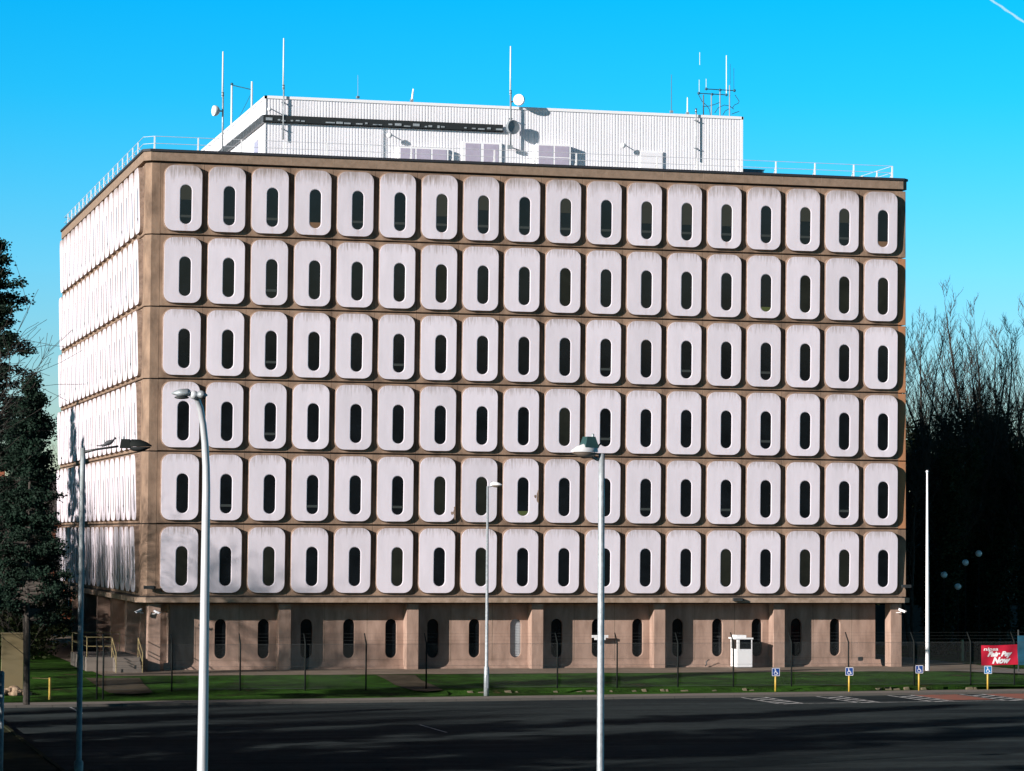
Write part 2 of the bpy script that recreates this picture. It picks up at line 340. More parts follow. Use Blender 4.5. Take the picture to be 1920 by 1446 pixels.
def pane_bits(kind):
    mb=MB(); fy=lambda z: -.085-(z)*.032+.030
    def cut(z0,z1,dy,mi):
        pts=[]
        hw=SHW+.015
        zs=[z0+(z1-z0)*k/10 for k in range(11)]
        def half(z):
            if z>SZ1-SHW: d=z-(SZ1-SHW)
            elif z<SZ0+SHW: d=(SZ0+SHW)-z
            else: d=0
            return math.sqrt(max(0,hw*hw-d*d))
        rgt=[(SLX+half(z),fy(z)+dy,z) for z in zs]; lft=[(SLX-half(z),fy(z)+dy,z) for z in zs]
        vs=rgt+lft; mb.add(vs,[(i,i+1,11+i+1,11+i) for i in range(10)],mi)
    n=18; st=stadium(SLX,SHW+.01,SZ0-.01,SZ1+.01)
    vs=[(x,fy(z),z) for x,z in st]; mb.add(vs,[tuple(range(len(vs)))],0)
    H=SZ1-SZ0
    if kind in (1,3,4): cut(SZ0+.34,SZ0+.46,-.012,2)
    if kind in (3,): cut(SZ0+.62*H,SZ1,-.008,1)
    if kind==4: cut(SZ0+.42*H,SZ1,-.008,1)
    if kind==2: cut(SZ0,SZ1,-.008,5)
    if kind==5: cut(SZ0,SZ0+.3,-.010,3)
    if kind==6: cut(SZ0+.02,SZ0+.25,-.010,4)
    return mb
PMATS=[M['conc'],M['panel'],M['panel_edge']]; GM=[M['glass'],M['blind'],M['sill'],M['pot'],M['plantg'],M['drawn']]
pmesh=panel_bits().mesh('facade_panel',PMATS)
gmesh=[pane_bits(k).mesh('window_pane',GM) for k in range(7)]
top_kinds=[3,1,1,5,1,1,4,3,1,3,1,4,4,4,1,3,3,5]
def pane_kind(i,j):
    rnd=random.Random(i*31+j*97)
    if j==0: return top_kinds[i]
    if j==1: return {0:0,1:0,13:0,14:6,15:2,16:2,17:2,6:2,9:2}.get(i,rnd.choice([0,0,0,1]))
    if j==4: return {7:2,8:6,6:2}.get(i,rnd.choice([0,0,1]))
    if j==5: return rnd.choice([2,0,0])
    if j==3: return rnd.choice([1,0,0]) if i!=9 else 2
    return rnd.choice([0,0,0,1])
X0J=.86
def unit_centre(i,j): return (X0J+2.2*(i+.5),0,ZTOPJ-FH*(j+.5))
far=MB(); farg=MB()
skip={(17,0),(17,1),(17,2),(17,3),(17,4),(17,5),(16,0),(16,1)}   # the smallest eight in the picture
for j in range(6):
    for i in range(18):
        c=unit_centre(i,j)
        if (i,j) in skip:
            T=Matrix.Translation(c); p=panel_bits(); far.add(p.v,p.f,p.m,T)
            g=pane_bits(pane_kind(i,j)); farg.add(g.v,g.f,g.m,T); continue
        if (i,j) in ((8,4),(6,4)):        # two chipped panels
            pm=panel_bits(); me=pm.mesh('facade_panel',PMATS)
            z0=-.25 if i==8 else -1.15
            for v in me.vertices:
                if v.co.x>.85 and v.co.y<.14 : pass
            o=link('facade_panel',me,B,c)
            ch=MB(); rr=random.Random(3+i)
            pts=[(.985,z0-.38)]+[(.93-.05*rr.random()-.035*math.sin(PI*k/6),z0-.32+.1*k+.03*rr.random()) for k in range(7)]+[(.985,z0+.34)]
            ch.add([(x,-.093-z*.032,z) for x,z in pts],[tuple(range(len(pts)))])
            ch.add([(.80+.06*math.cos(a)*(1+.4*math.sin(3*a)),-.091-z0*.032,z0-.02+.09*math.sin(a)) for a in [k*PI/4 for k in range(8)]],[tuple(range(8))])
            ch.build('chipped_spot',M['panel_edge'],o,fixn=False)
        else:
            o=link('facade_panel',pmesh,B,c)
        link('window_pane',gmesh[pane_kind(i,j)],o)
Rl=Matrix.Rotation(-PI/2,4,'Z')
for j in range(6):
    for k in range(18):
        T=Matrix.Translation((0,.99+2.2*(k+.5),ZTOPJ-FH*(j+.5)))@Rl
        p=panel_bits(); far.add(p.v,p.f,p.m,T)
        g=pane_bits(0 if (k+j)%3 else 1); farg.add(g.v,g.f,g.m,T)
o=far.build('facade_panel',PMATS,B); tag(o,'remaining panels on the left face and right edge',None,kind='stuff')
og=farg.build('window_pane',GM,o); tag(og,None,None,kind='stuff')
# corner pieces, one storey at a time with open joints
for j in range(6):
    z1=ZTOPJ-FH*j-.03; z0=z1-FH+.065
    cp=MB(); cp.prism([(.42,.15),(.852,.15),(.852,.36),(.36,.36),(.36,.982),(.15,.982),(.15,.42)],z0,z1); cp.build('corner_column',M['conc'],B)
    cp=MB(); cp.prism([(40.468,.15),(40.88,.15),(40.90,.17),(40.90,.98),(40.62,.98),(40.62,.36),(40.468,.36)],z0,z1); cp.build('corner_column',M['conc'] if j in (0,5) else M['conc_rust'],B)
    cp=MB(); cp.prism([(40.62,.99),(40.90,.99),(40.90,41.03),(40.62,41.03)],z0,z1); cp.build('side_wall',M['conc'],B)
    cp=MB(); cp.prism([(.15,40.6),(.4,40.6),(.4,40.8),(40.6,40.8),(40.6,41.03),(.15,41.03)],z0,z1); cp.build('rear_wall',M['conc'],B)
mb=MB(); mb.prism(foot(.13),24.47,24.93)
fas=mb.build('fascia',M['fascia'],B)
fj=MB()
for i in range(0,19): fj.box(X0J+2.2*i-.012,X0J+2.2*i+.012,.016,.03,24.475,24.925)
fj.build('joint_pattern',M['ledge'],fas)['kind']='stuff'
mb=MB(); mb.prism(foot(.20),24.93,25.05); mb.build('roof_cap',M['cap'],B)
mb=MB(); mb.prism(foot(-.3),25.045,25.055); mb.build('roof_deck',M['grey'],B)
mb=MB(); mb.prism(foot(.27,.35),2.36,2.61); mb.build('ledge',M['ledge'],B)
mb=MB(); mb.prism(foot(.05,.27),2.61,2.675); mb.build('ledge_joint',M['core'],B)
# ground floor
GY=1.3; gx0,gx1=1.75,39.6
wm=MB()
outer=[(gx0,ZG-.1),(gx1,ZG-.1),(gx1,2.37),(gx0,2.37)]
slots=[]; SCX=[X0J+1.1+.16+2.2*k for k in range(1,17)]
zc=onY(653,1197.5,GY).z
for cx in SCX: slots.append(stadium(cx,.30,zc-1.0,zc+1.0))
tri=tessellate_polygon([[Vector((x,z,0)) for x,z in outer]]+[[Vector((x,z,0)) for x,z in s] for s in slots])
allp=outer+[p for s in slots for p in s]
wm.add([(x,GY,z) for x,z in allp],[tuple(t) for t in tri])
for s in slots:
    n=len(s); out=[(SL[0],GY,SL[1]) for SL in s]; inn=[(SL[0],GY+.22,SL[1]) for SL in s]
    wm.add(out+inn,[(i,(i+1)%n,n+(i+1)%n,n+i) for i in range(n)])
wm.add([(gx0,GY,ZG-.1),(gx0,40,ZG-.1),(gx0,40,2.37),(gx0,GY,2.37)],[(0,1,2,3)])
wm.add([(gx1,GY,ZG-.1),(gx1,40,ZG-.1),(gx1,40,2.37),(gx1,GY,2.37)],[(0,1,2,3)])
gw=wm.build('ground_wall',M['conc_g'],B)
bk=MB(); bk.box(gx0+.02,gx1-.02,GY+.26,39.9,ZG,2.35); bk.build('core_block',M['core'],B)
for k,s in enumerate(slots):
    g=MB(); g.add([(x,GY+.19,z) for x,z in s],[tuple(range(len(s)))])
    if k==7: o=g.build('ground_window',M['louvre'],B); o['label']='pale slatted window'
    else: o=g.build('ground_window',M['glass'],B)
    if k==7:
        sl=MB()
        for q in range(22): sl.box(SCX[k]-.25,SCX[k]+.25,GY+.15,GY+.17,zc-.92+q*.083,zc-.92+q*.083+.05)
        sl.build('slat',M['louvre'],o)
jl=MB()
for i in range(1,18): jl.box(X0J+2.2*i-.012,X0J+2.2*i+.012,GY-.004,GY+.02,ZG+.35,2.36)
jl.box(gx0,gx1,GY-.003,GY+.02,ZG+.46,ZG+.475)
jl.build('joint_pattern',M['pave'],gw)['kind']='stuff'
# coved plinth at the foot of the wall
pl=MB(); prof=[(GY,ZG+.36)]+[(GY-.02-.20*(1-math.cos(R(a))),ZG+.36-.30*math.sin(R(a))) for a in (20,40,60,80,90)]+[(GY-.24,ZG-.05),(GY+.1,ZG-.05)]
n=len(prof); pl.add([(x,y,z) for x in (gx0-.3,gx1+.3) for y,z in prof],[(i,(i+1)%n,n+(i+1)%n,n+i) for i in range(n)]+[tuple(range(n)),tuple(range(n,2*n))])
pl.build('plinth',M['conc_g'],B)
# columns
for k in range(7):
    x=X0J+6.6*k; c=MB(); c.box(x-.30,x+.30,.45,GY-.01,ZG-.05,2.355); c.build('column',M['conc_g'],B)
for k in range(0,6):
    y=4.3+6.6*k if False else .5+6.6*k
    if k==0: continue
    c=MB(); c.box(.3,1.05,y,y+.62,ZG-.05,2.355); c.build('column',M['conc_g'],B)
for x0 in (1.05,):
    for k in range(0,17):
        y=2.6+2.2*k; s=MB(); s.box(1.0,1.74,y,y+.18,ZG,2.355) ; s.build('fin_wall',M['conc_g'],B)
# little wall fittings
v=onY(1613,1236,GY); g=MB(); g.box(v.x-.13,v.x+.13,GY-.02,GY+.02,v.z-.12,v.z+.12)
for q in range(4): g.box(v.x-.11,v.x+.11,GY-.03,GY-.02,v.z-.09+q*.05,v.z-.07+q*.05)
tag(g.build('wall_vent',M['dkmetal']),'small square dark vent low on the ground floor wall right of the wide window','vent')
hs_=[onY(u,v_,GY-.35) for u,v_ in ((1330,1237),(1327,1238),(1324,1242),(1325,1246),(1322,1249))]
g=MB(); g.tube(hs_,.03,6); tag(g.build('hose',M['dkmetal'],smooth=True),'short dark crooked hose against the foot of the sandy ground floor wall','hose')
v=onY(1125,1195,GY-.3); g=MB(); g.box(v.x-.44,v.x+.44,GY-.34,GY-.27,v.z-.02,v.z+.11); g.box(v.x-.3,v.x+.3,GY-.33,GY-.28,v.z-.14,v.z-.02); g.box(v.x-.03,v.x+.03,GY-.27,GY-.0,v.z,v.z+.06)  # small white board held off the wall by a bracket
tag(g.build('wall_board',M['white']),'white wall unit half hidden behind the speckled grey lamp post','wall unit')

# ------------------------------------------------------------------ roof plant room
PX0,PX1,PY0,PY1,PZ0,PZ1=7.4,34.22,7.6,33.5,25.05,29.12
PR=link('plant_room',None,B) if False else None
cl=MB()
def ribs(a,b,step):
    pts=[];x=a
    while x+step<=b+1e-6:
        pts+=[(x,0),(x+step*.62,0),(x+step*.70,.022),(x+step*.92,.022)]; x+=step
    pts.append((b,0)); return pts
pf=ribs(PX0,PX1,.16); n=len(pf)
cl.add([(x,PY0+d,z) for z in (PZ0,PZ1) for x,d in pf],[(i,i+1,n+i+1,n+i) for i in range(n-1)])
pf=ribs(PY0,PY1,.16); n=len(pf)
cl.add([(PX0+d,y,z) for z in (PZ0,PZ1) for y,d in pf],[(i,i+1,n+i+1,n+i) for i in range(n-1)])
cl.add([(PX1,PY0,PZ0),(PX1,PY1,PZ0),(PX1,PY1,PZ1),(PX1,PY0,PZ1),(PX0,PY1,PZ0),(PX0,PY1,PZ1)],[(0,1,2,3),(1,4,5,2)])
cl.add([(PX0,PY0,PZ1-.02),(PX1,PY0,PZ1-.02),(PX1,PY1,PZ1-.02),(PX0,PY1,PZ1-.02)],[(0,1,2,3)])
PR=cl.build('plant_room',M['clad'],B,fixn=False)
tr=MB()
for a in ((PX0-.05,PX1+.05,PY0-.05,PY0+.08),(PX0-.05,PX0+.08,PY0-.05,PY1),(PX1-.05,PX1+.06,PY0-.05,PY1),(PX0-.05,PX1+.05,PY1-.08,PY1+.05)): tr.box(*a,PZ1-.12,PZ1+.03)
tr.box(PX0-.03,PX0+.03,PY0-.03,PY0+.05,PZ0,PZ1-.125); tr.box(PX1-.10,PX1+.03,PY0-.03,PY0+.03,PZ0,PZ1-.125)
tr.build('edge_trim',M['cladtrim'],PR)
def pxr(u0,v0,u1,v1,y=PY0): a=onY(u0,v0,y); b=onY(u1,v1,y); return a.x,b.x,min(a.z,b.z),max(a.z,b.z)
# cable tray along the front and down the left side
x0,x1,z0,z1=pxr(500,216,942,240); zt=onY(500,216,PY0).z; zb=onY(500,230,PY0).z
t=MB(); t.box(PX0-.12,x1,PY0-.16,PY0-.12,zb,zt); t.box(PX0-.12,x1,PY0-.16,PY0-.01,zb-.0,zb+.03); 
tray=t.build('cable_tray',M['trayd'],PR)
t=MB(); rr=random.Random(5); x=PX0
while x<x1-.3:
    wd=rr.choice([.12,.2,.35,.5]); zz=zb+.07+rr.random()*.05
    if rr.random()<.95: t.box(x,x+wd,PY0-.19,PY0-.162,zz,zz+.05+rr.random()*.1)
    x+=wd+rr.choice([.08,.15,.3])
t.build('cable_clip',M['galv'],tray)['kind']='stuff'
t=MB(); t.box(PX0-.16,PX0-.12,PY0-.16,PY1-6,zb,zt); t.box(PX0-.12,PX0-.01,PY0,PY1-6,zb,zb+.04)
for k in range(40): t.box(PX0-.19,PX0-.165,PY0+.1+.45*k,PY0+.16+.45*k,zb-.02,zt+.02)
t.build('cable_tray',M['tray'],PR)
def opening(u0,v0,u1,nm,cols,bars,depth=.12,fr=.07,extra=None):
    a=onY(u0,v0,PY0); xb=onY(u1,v0,PY0).x; xa=a.x; zt_=a.z
    d=MB(); d.box(xa,xb,PY0-depth,PY0+.0,PZ0,zt_)         # casing
    o=d.build(nm,M['cladtrim'],PR)
    g=MB(); w_=(xb-xa-fr*(cols+1))/cols
    for c in range(cols):
        gx=xa+fr+c*(w_+fr)
        for r_ in range(bars):
            hh=(zt_-PZ0-.1-.06*(bars))/bars; gz=PZ0+.08+r_*(hh+.05)
            g.box(gx,gx+w_,PY0-depth-.012,PY0-depth-.002,gz,gz+hh)
    g.build('vent_leaf' if 'door' not in nm else 'door_leaf',M['ggrey'],o); return o
opening(745,276,838,'roof_window',3,2,.35,.10)
opening(866,266,940,'roof_door',2,1,.10,.18)
opening(1003,271,1066,'roof_window',2,3,.45,.10)
o=opening(1199,283,1242,'roof_door',1,1,.10,.05)
for ch in o.children: ch.data.materials[0]=M['clad']
d=MB(); d.box(PX0-.03,PX0-.005,PY0+2.2,PY0+3.4,PZ0,PZ0+2.0); d.build('roof_door',M['ggrey'],PR)
# box beside the plant room, on the roof deck
a=onY(1394,318,8.2); b_=onY(1432,326,8.2)
g=MB(); g.box(PX1+.1,b_.x,8.2,9.6,25.05,a.z); g.box(PX1+.1,b_.x+.06,8.15,9.65,a.z,a.z+.04); tag(g.build('vent_box',M['bluepanel']),'low dark blue box on the roof at the right end of the plant room','roof box')

# ------------------------------------------------------------------ roof railing
RLz0,RLm,RLt=25.05,25.42,25.78
rl=thing('roof_railing','thin white two bar guard railing around the flat roof edge','railing',(0,0,0))
RX0,RX1,RYa,RYb=.1,40.35,.7,40.4
c_=.5
loop=[(RX0+c_,RYa),(RX1,RYa),(RX1,RYb),(RX0+c_,RYb),(RX0,RYb-c_),(RX0,RYa+c_),(RX0+c_,RYa)]
for z in (RLm,RLt):
    g=MB()
    for a,b in zip(loop[:-1],loop[1:]): g.tube([(*a,z),(*b,z)],.015,6)
    g.build('rail',M['grail'],rl)
pm=MB(); pm.box(-.034,.034,-.026,.026,0,RLt-RLz0); pm.box(-.035,.035,.03,.34,0,.05); pm.add([(-.02,.03,.5),(.02,.03,.5),(.02,.34,.05),(-.02,.34,.05),(-.02,.03,.44),(.02,.03,.44),(.02,.28,.05),(-.02,.28,.05)],[(0,1,2,3),(4,5,6,7),(0,3,7,4),(1,2,6,5)])
pme=pm.mesh('railing_post',M['white'])
ps=[]
for k in range(19): ps.append((RX0+c_+k*(RX1-RX0-c_)/18,RYa,0))
for k in range(1,18): ps.append((RX0,RYa+c_+k*(RYb-RYa-2*c_)/18,-PI/2)); ps.append((RX1,RYa+k*(RYb-RYa)/18,PI/2))
for k in range(0,19,3): ps.append((RX0+c_+k*(RX1-RX0-c_)/18,RYb,PI))
for x,y,r in ps:
    o=link('railing_post',pme,rl,(x,y,RLz0)); o.rotation_euler=(0,0,r)

# ------------------------------------------------------------------ aerials and dishes
def drum_dish(name_part,parent,c,d,r,depth,m,back=True):
    d=Vector(d).normalized(); q=d.to_track_quat('Z','Y').to_matrix().to_4x4(); T=Matrix.Translation(c)@q
    g=MB(); g.lathe([(.001,depth*.35),(r*.6,depth*.42),(r*.97,depth*.5),(r,depth*.42),(r,0),(r*.8,-depth*.35),(r*.35,-depth*.7),(.001,-depth*.75)],26,0,T)
    return auto_smooth(g.build(name_part,m,parent),35)
def whip(label,u,vt,vm,vb,Yp,r1,r2,dishes=(),brackets=(),standoff=0,group=None,mA='white',mB='galv'):
    base=onY(u,vb,Yp); t=thing('antenna_mast',label,'antenna',base,0,group)
    zt_=onY(u,vt,Yp).z-base.z; zm=onY(u,vm,Yp).z-base.z
    g=MB(); g.tube([(0,0,0),(0,0,zm+.25)],r2,8); g.build('pole',M[mB],t,smooth=True)
    g=MB(); g.tube([(-.03,-.03,zm),(-.03,-.03,zt_)],[r1,r1*.8],8); g.build('whip',M[mA],t,smooth=True)
    g=MB(); 
    for q in (.05,.2): g.box(-.07,.04,-.07,.05,zm+q,zm+q+.04)
    g.build('clamp',M['dkmetal'],t)
    for vb_ in brackets:
        zz=onY(u,vb_,Yp).z-base.z; g=MB(); g.tube([(-.12,0,zz),(.12,0,zz-.02)],.03,6); g.tube([(0,0,zz),(0,standoff,zz)],.03,6); g.build('bracket',M['grey'],t)
    return t,base
def rel(u,v,Yp,base): return onY(u,v,Yp)-base
t,bs=whip('tall white whip aerial left of the plant room with a small drum dish',417,97,182,288,3.2,.045,.045)
c=rel(405,208,3.2,bs); drum_dish('dish',t,c,(-1,-.25,0),.27,.28,M['white'])
g=MB(); g.tube([c+Vector((.12,0,0)),(0,0,c.z)],.04,6); g.build('dish_arm',M['galv'],t)
t,bs=whip('tallest white whip aerial fixed to the plant room front near its left corner',531,72,168,262,PY0-.17,.042,.04,brackets=(192,242),standoff=.17)
t,bs=whip('white whip aerial on a dark pole in mid plant room front, carrying two dishes',957,87,178,276,PY0-.36,.045,.05,brackets=(222,),standoff=.36,mB='grey')
c=rel(974,188,PY0-.5,bs); drum_dish('dish',t,c,(-.55,-.8,.05),.31,.34,M['white'])
g=MB(); g.tube([c,(0,0,c.z-.1)],.04,6); g.build('dish_arm',M['dkmetal'],t)
c=rel(960,239,PY0-.55,bs); drum_dish('dish',t,c,(.35,-1,0),.39,.35,M['grey'])['label']='flat grey round dish'
g=MB(); g.tube([c,(0,0,c.z)],.05,6); g.build('dish_arm',M['dkmetal'],t)
g=MB(); c=rel(953,276,PY0-.36,bs); g.box(-.16,.1,-.1,.1,c.z-.1,c.z+.1); g.tube([(0,0,c.z),(.6,.34,c.z-.1)],.03,6); g.build('mount',M['grey'],t)
t,bs=whip('bare pole with two stand off brackets on the right half of the plant room front',1305,205,212,300,PY0-.16,.02,.035,brackets=(226,278),standoff=.16)
# H frame on the left edge of the plant room roof
a=onY(434,222,19.5); b_=onY(472,196,12.3)
t=thing('aerial_goalpost','pair of white poles joined by a thin blue crossbar above the sloping left roof edge','antenna frame',(PX0+.35,16,PZ1))
zl=onY(434,158,19.5).z-PZ1; zr=onY(471,153,12.3).z-PZ1
pa=Vector((a.x-PX0-.35,3.5,0)); pb=Vector((b_.x-PX0-.35,-3.7,0))
g=MB(); g.tube([pa,pa+Vector((0,0,zl))],.05,8); g.build('pole',M['white'],t); g=MB(); g.tube([pb,pb+Vector((0,0,zr))],.05,8); g.build('pole',M['white'],t)
g=MB(); g.tube([pa+Vector((0,0,zl-.05)),pb+Vector((0,0,zr-.45))],.03,6); g.ball(pa+Vector((0,0,zl)),.09,n=6); g.build('crossbar',M['bluepanel'],t)
g=MB(); g.tube([pb+Vector((0,0,zr-.6)),pa.lerp(pb,.3)+Vector((0,0,.0))],.012,4); g.build('stay_wire',M['dkmetal'],t)
def rod(label,u,vt,vb,Yp,r,m,u2=None):
    a=onY(u,vb,Yp); b=onY(u2 or u,vt,Yp); t=thing('rod_aerial',label,'antenna',a)
    g=MB(); g.tube([(0,0,0),b-a],[r,r*.7],7); g.build('whip',M[m],t); g=MB(); g.box(-.08,.08,-.08,.08,-.02,.10); g.build('foot',M['grey'],t)
rod('short thick leaning white rod aerial on the plant room roof between the tall masts',772,167,190,PY0+1,.06,'white',775)
rod('hair thin grey aerial rising from the roof left of the leaning white rod',671,141,184,PY0+2,.012,'grey')
rod('long thin dark aerial standing alone right of the middle on the plant room roof',1259,140,211,PY0+1,.018,'dkmetal')
rod('short stubby white aerial beside the aerial cluster, on its left',1289,183,214,PY0+1,.04,'white')
# dipole cluster
cy=PY0+1.5; base=onY(1345,216,cy)
t=thing('antenna_array','cluster of poles, jointed crossbars and looping cables at the right end of plant room','antenna array',base)
rl_=lambda u,v,dy=0: onY(u,v,cy+dy)-base
for u,vt in ((1319,178),(1334,178),(1350,172),(1368,160)):
    g=MB(); g.tube([rl_(u,218),rl_(u,vt)],.035,7); g.build('pole',M['grey'] if u!=1319 else M['dkmetal'],t)
for us in (((1310,175),(1335,177),(1362,178)),((1324,167),(1350,169),(1377,170))):
    g=MB(); g.tube([rl_(*us[0]),rl_(*us[2])],.03,6)
    for q in us: g.ball(rl_(*q),.085,n=6)
    g.build('crossbar',M['bluepanel'],t)
for u,v0,v1 in ((1311,150,175),(1324,148,167),(1362,104,178),(1312,98,122),(1369,120,158),(1376,128,170)):
    g=MB(); g.tube([rl_(u,v1),rl_(u,v0)],.014 if u!=1362 else .028,5); g.build('whip',M['white'] if u in (1311,1324,1362,1312) else M['bluepanel'],t)
for pts in (((1310,178),(1316,190),(1325,198),(1330,205),(1332,216)),((1350,192),(1340,196),(1330,199),(1318,200)),((1340,212),(1347,202),(1358,197),(1368,199),(1376,205)),((1378,178),(1386,190),(1384,194),(1377,197),(1373,203)),((1355,216),(1360,208),(1367,204)),((1372,214),(1380,211),(1386,209))):
    g=MB(); g.tube([rl_(*p) for p in pts],.018,5); g.build('cable',M['dkmetal'],t)
# floodlights on the plant room
def flood(label,u,v,y,s=.16,side=1):
    p=onY(u,v,y); t=thing('floodlight',label,'floodlight',p,0,None)
    g=MB(); g.lathe([(.001,s*.1),(s*.8,0),(s,s*.2),(s*.8,s*.8),(s*.3,s*1.1),(.001,s*1.12)],14,0,Matrix.Rotation(R(100),4,'X')); g.build('lamp_head',M['white'],t,smooth=True)
    g=MB(); g.tube([(0,.05,s*.3),(side*.05,.32,s*.9),(side*.05,.40,s*.9)],.025,6); g.build('arm',M['grey'],t)
flood('small white bulkhead floodlight on the plant room front above the wide left window',730,254,PY0-.4)
flood('small white floodlight on plant room front between tall window and right door',1168,273,PY0-.4)
flood('small grey floodlight high on the plant room front beside the black cable tray',505,205,PY0-.4,.12)

# facade corner floodlights and cameras
def cctv(label,u,v,y,ang,m='white',sc=.72):
    p=onY(u,v,y); t=thing('security_camera',label,'camera',p,ang); t.scale=(sc,sc,sc)
    g=MB(); g.box(-.09,.09,-.36,.16,-.07,.07); g.box(-.11,.11,-.44,.18,.07,.09); g.build('housing',M[m],t)
    for o in t.children: o.rotation_euler=(R(22),0,0)
    g=MB(); g.tube([(0,0,-.07),(0,.05,-.18),(0,.35,-.2)],.03,6); g.build('bracket',M['white'],t)
    g=MB(); g.lathe([(.001,0),(.05,0),(.05,.02),(.001,.02)],12,0,Matrix.Translation((0,-.375,0))@Matrix.Rotation(PI/2,4,'X')); o=g.build('lens',M['dkmetal'],t)
cctv('white security camera at the left corner below the ledge, pointing left',262,1145,.1,R(-70),'grail',.6)
cctv('white security camera at the left corner below the ledge, pointing right',292,1147,.1,R(60),'grail',.6)
cctv('white security camera on top of the rightmost ground floor column',1689,1144,.2,R(55))
def corner_lamp(label,u,v,y):
    p=onY(u,v,y); t=thing('wall_lamp',label,'wall lamp',p)
    g=MB(); g.box(-.28,.22,-.10,.08,-.09,.07); g.tube([(.1,0,0),(.3,.05,-.02)],.07,8); g.build('lamp_head',M['dkmetal'],t)
    g=MB(); g.tube([(0,.05,0),(0,.3,-.05)],.03,6); g.build('arm',M['grey'],t)
corner_lamp('dark floodlight bolted to the brown left corner of the lowest panel row',280,1101,-.15)
corner_lamp('dark floodlight at the bottom right corner of the lowest panel row',1700,1099,-.05)
corner_lamp('small lamp fixed on the concrete ledge above the white booth',1384,1124,-.25)

# ------------------------------------------------------------------ ground
def kerbY(x): return -20.7+ (x+9.3)*.098 if x<42 else -15.67
def sheet(name,polys,z,m,kind='structure'):
    g=MB()
    for p in polys: g.add([(x,y,z) for x,y in p],[tuple(range(len(p)))])
    o=g.build(name,m,fixn=False); o['kind']=kind; return o
ZL=-1.60; ZP=-1.50
gm=MB(); S=9000; gm.add([(-S,-S,-1.80),(S,-S,-1.80),(S,S,-1.80),(-S,S,-1.80)],[(0,1,2,3)]); struct(gm.build('ground',M['soil'],fixn=False))
# upper lawn terrace and bank
def gridrows(name,xs,rowf,m,jit=0):
    g=MB(); rows=[rowf(x) for x in xs]; k=len(rows[0])
    vs=[]
    for x,rw in zip(xs,rows):
        for (y,z) in rw: vs.append((x,y,z+(noise.noise(Vector((x*.9,y*.9,0)))*jit)))
    fs=[(i*k+j,(i+1)*k+j,(i+1)*k+j+1,i*k+j+1) for i in range(len(xs)-1) for j in range(k-1)]
    g.add(vs,fs); o=g.build(name,m,fixn=False); auto_smooth(o,60); return o
xs=[-160+2*i for i in range(60)]+[-40+.5*i for i in range(200)]+[60+3*i for i in range(60)]
def lawn(x):
    k=kerbY(x)+2.0; wv=.10*noise.noise(Vector((x*1.7,0,3)))
    rws=[(k-.05,-1.85),(k,ZP-.01),(max(k+.4,-14.1+wv) if x>12 else k+.5,ZP+.01),(-13.75+wv,-1.37 if x>12 else -1.42)]
    for i in range(1,9): rws.append((-13.75+i*1.08,-1.36+.037*i))
    rws+=[(-2.2,-1.064),(45,-1.062),(160,-.9),(900,-.9)]
    return rws
struct(gridrows('grass_lawn',xs,lawn,M['grass'],.02))
# pavement round the building
_e=[(-2.2+1.2*k,-4.6+.5*noise.noise(Vector((k*.6,2,0)))+.3*noise.noise(Vector((k*2.1,5,0)))) for k in range(41)]
sheet('pavement',[_e+[(46,60),(-2.2,60)]],ZG,M['pave'])
# footpath, kerb, parking surface
g=MB(); xsK=[-9.2+1.5*i for i in range(60)]
g.add([(x,kerbY(x)+d,z) for x in xsK for d,z in ((.14,ZP),(2.02,ZP))],[(2*i,2*i+2,2*i+3,2*i+1) for i in range(len(xsK)-1)]); struct(g.build('footpath',M['path'],fixn=False))
g=MB()
for i in range(len(xsK)-1):
    a,b=xsK[i]+.01,xsK[i+1]-.01
    g.add([(a,kerbY(a),-1.8),(b,kerbY(b),-1.8),(b,kerbY(b)+.13,-1.8),(a,kerbY(a)+.13,-1.8),(a,kerbY(a),ZP+.01),(b,kerbY(b),ZP+.01),(b,kerbY(b)+.13,ZP+.01),(a,kerbY(a)+.13,ZP+.01)],[(0,3,2,1),(4,5,6,7),(0,1,5,4),(1,2,6,5),(2,3,7,6),(3,0,4,7)])
struct(g.build('kerb',M['kerb']))
g=MB(); ys=-160
g.add([(-9.2,-160,ZL),(80,-160,ZL)]+[(x,kerbY(x)+.02,ZL) for x in (80,42,20,0,-9.2)],[(0,1,2,3,4,5,6)]); struct(g.build('parking_surface',M['asphalt'],fixn=False))
# left verge with kerb beside the parking surface
g=MB(); g.box(-9.34,-9.2,-160,kerbY(-9.2)+.1,-1.8,ZP+.01); struct(g.build('side_kerb',M['dirt']))
g=MB(); xs2=[-150,-80,-50,-40,-30,-25,-20,-17,-14,-12,-10.8,-9.35]; ys2=[-170+3*i for i in range(52)]
g.add([(x,y,ZP-.02+(.25 if x<-12 else 0)+.05*noise.noise(Vector((x,y,0))) + max(0,(-x-20))*.03) for x in xs2 for y in ys2],[(i*52+j,(i+1)*52+j,(i+1)*52+j+1,i*52+j+1) for i in range(len(xs2)-1) for j in range(51)]); o=struct(g.build('verge',M['dirt'],fixn=False)); auto_smooth(o,60)
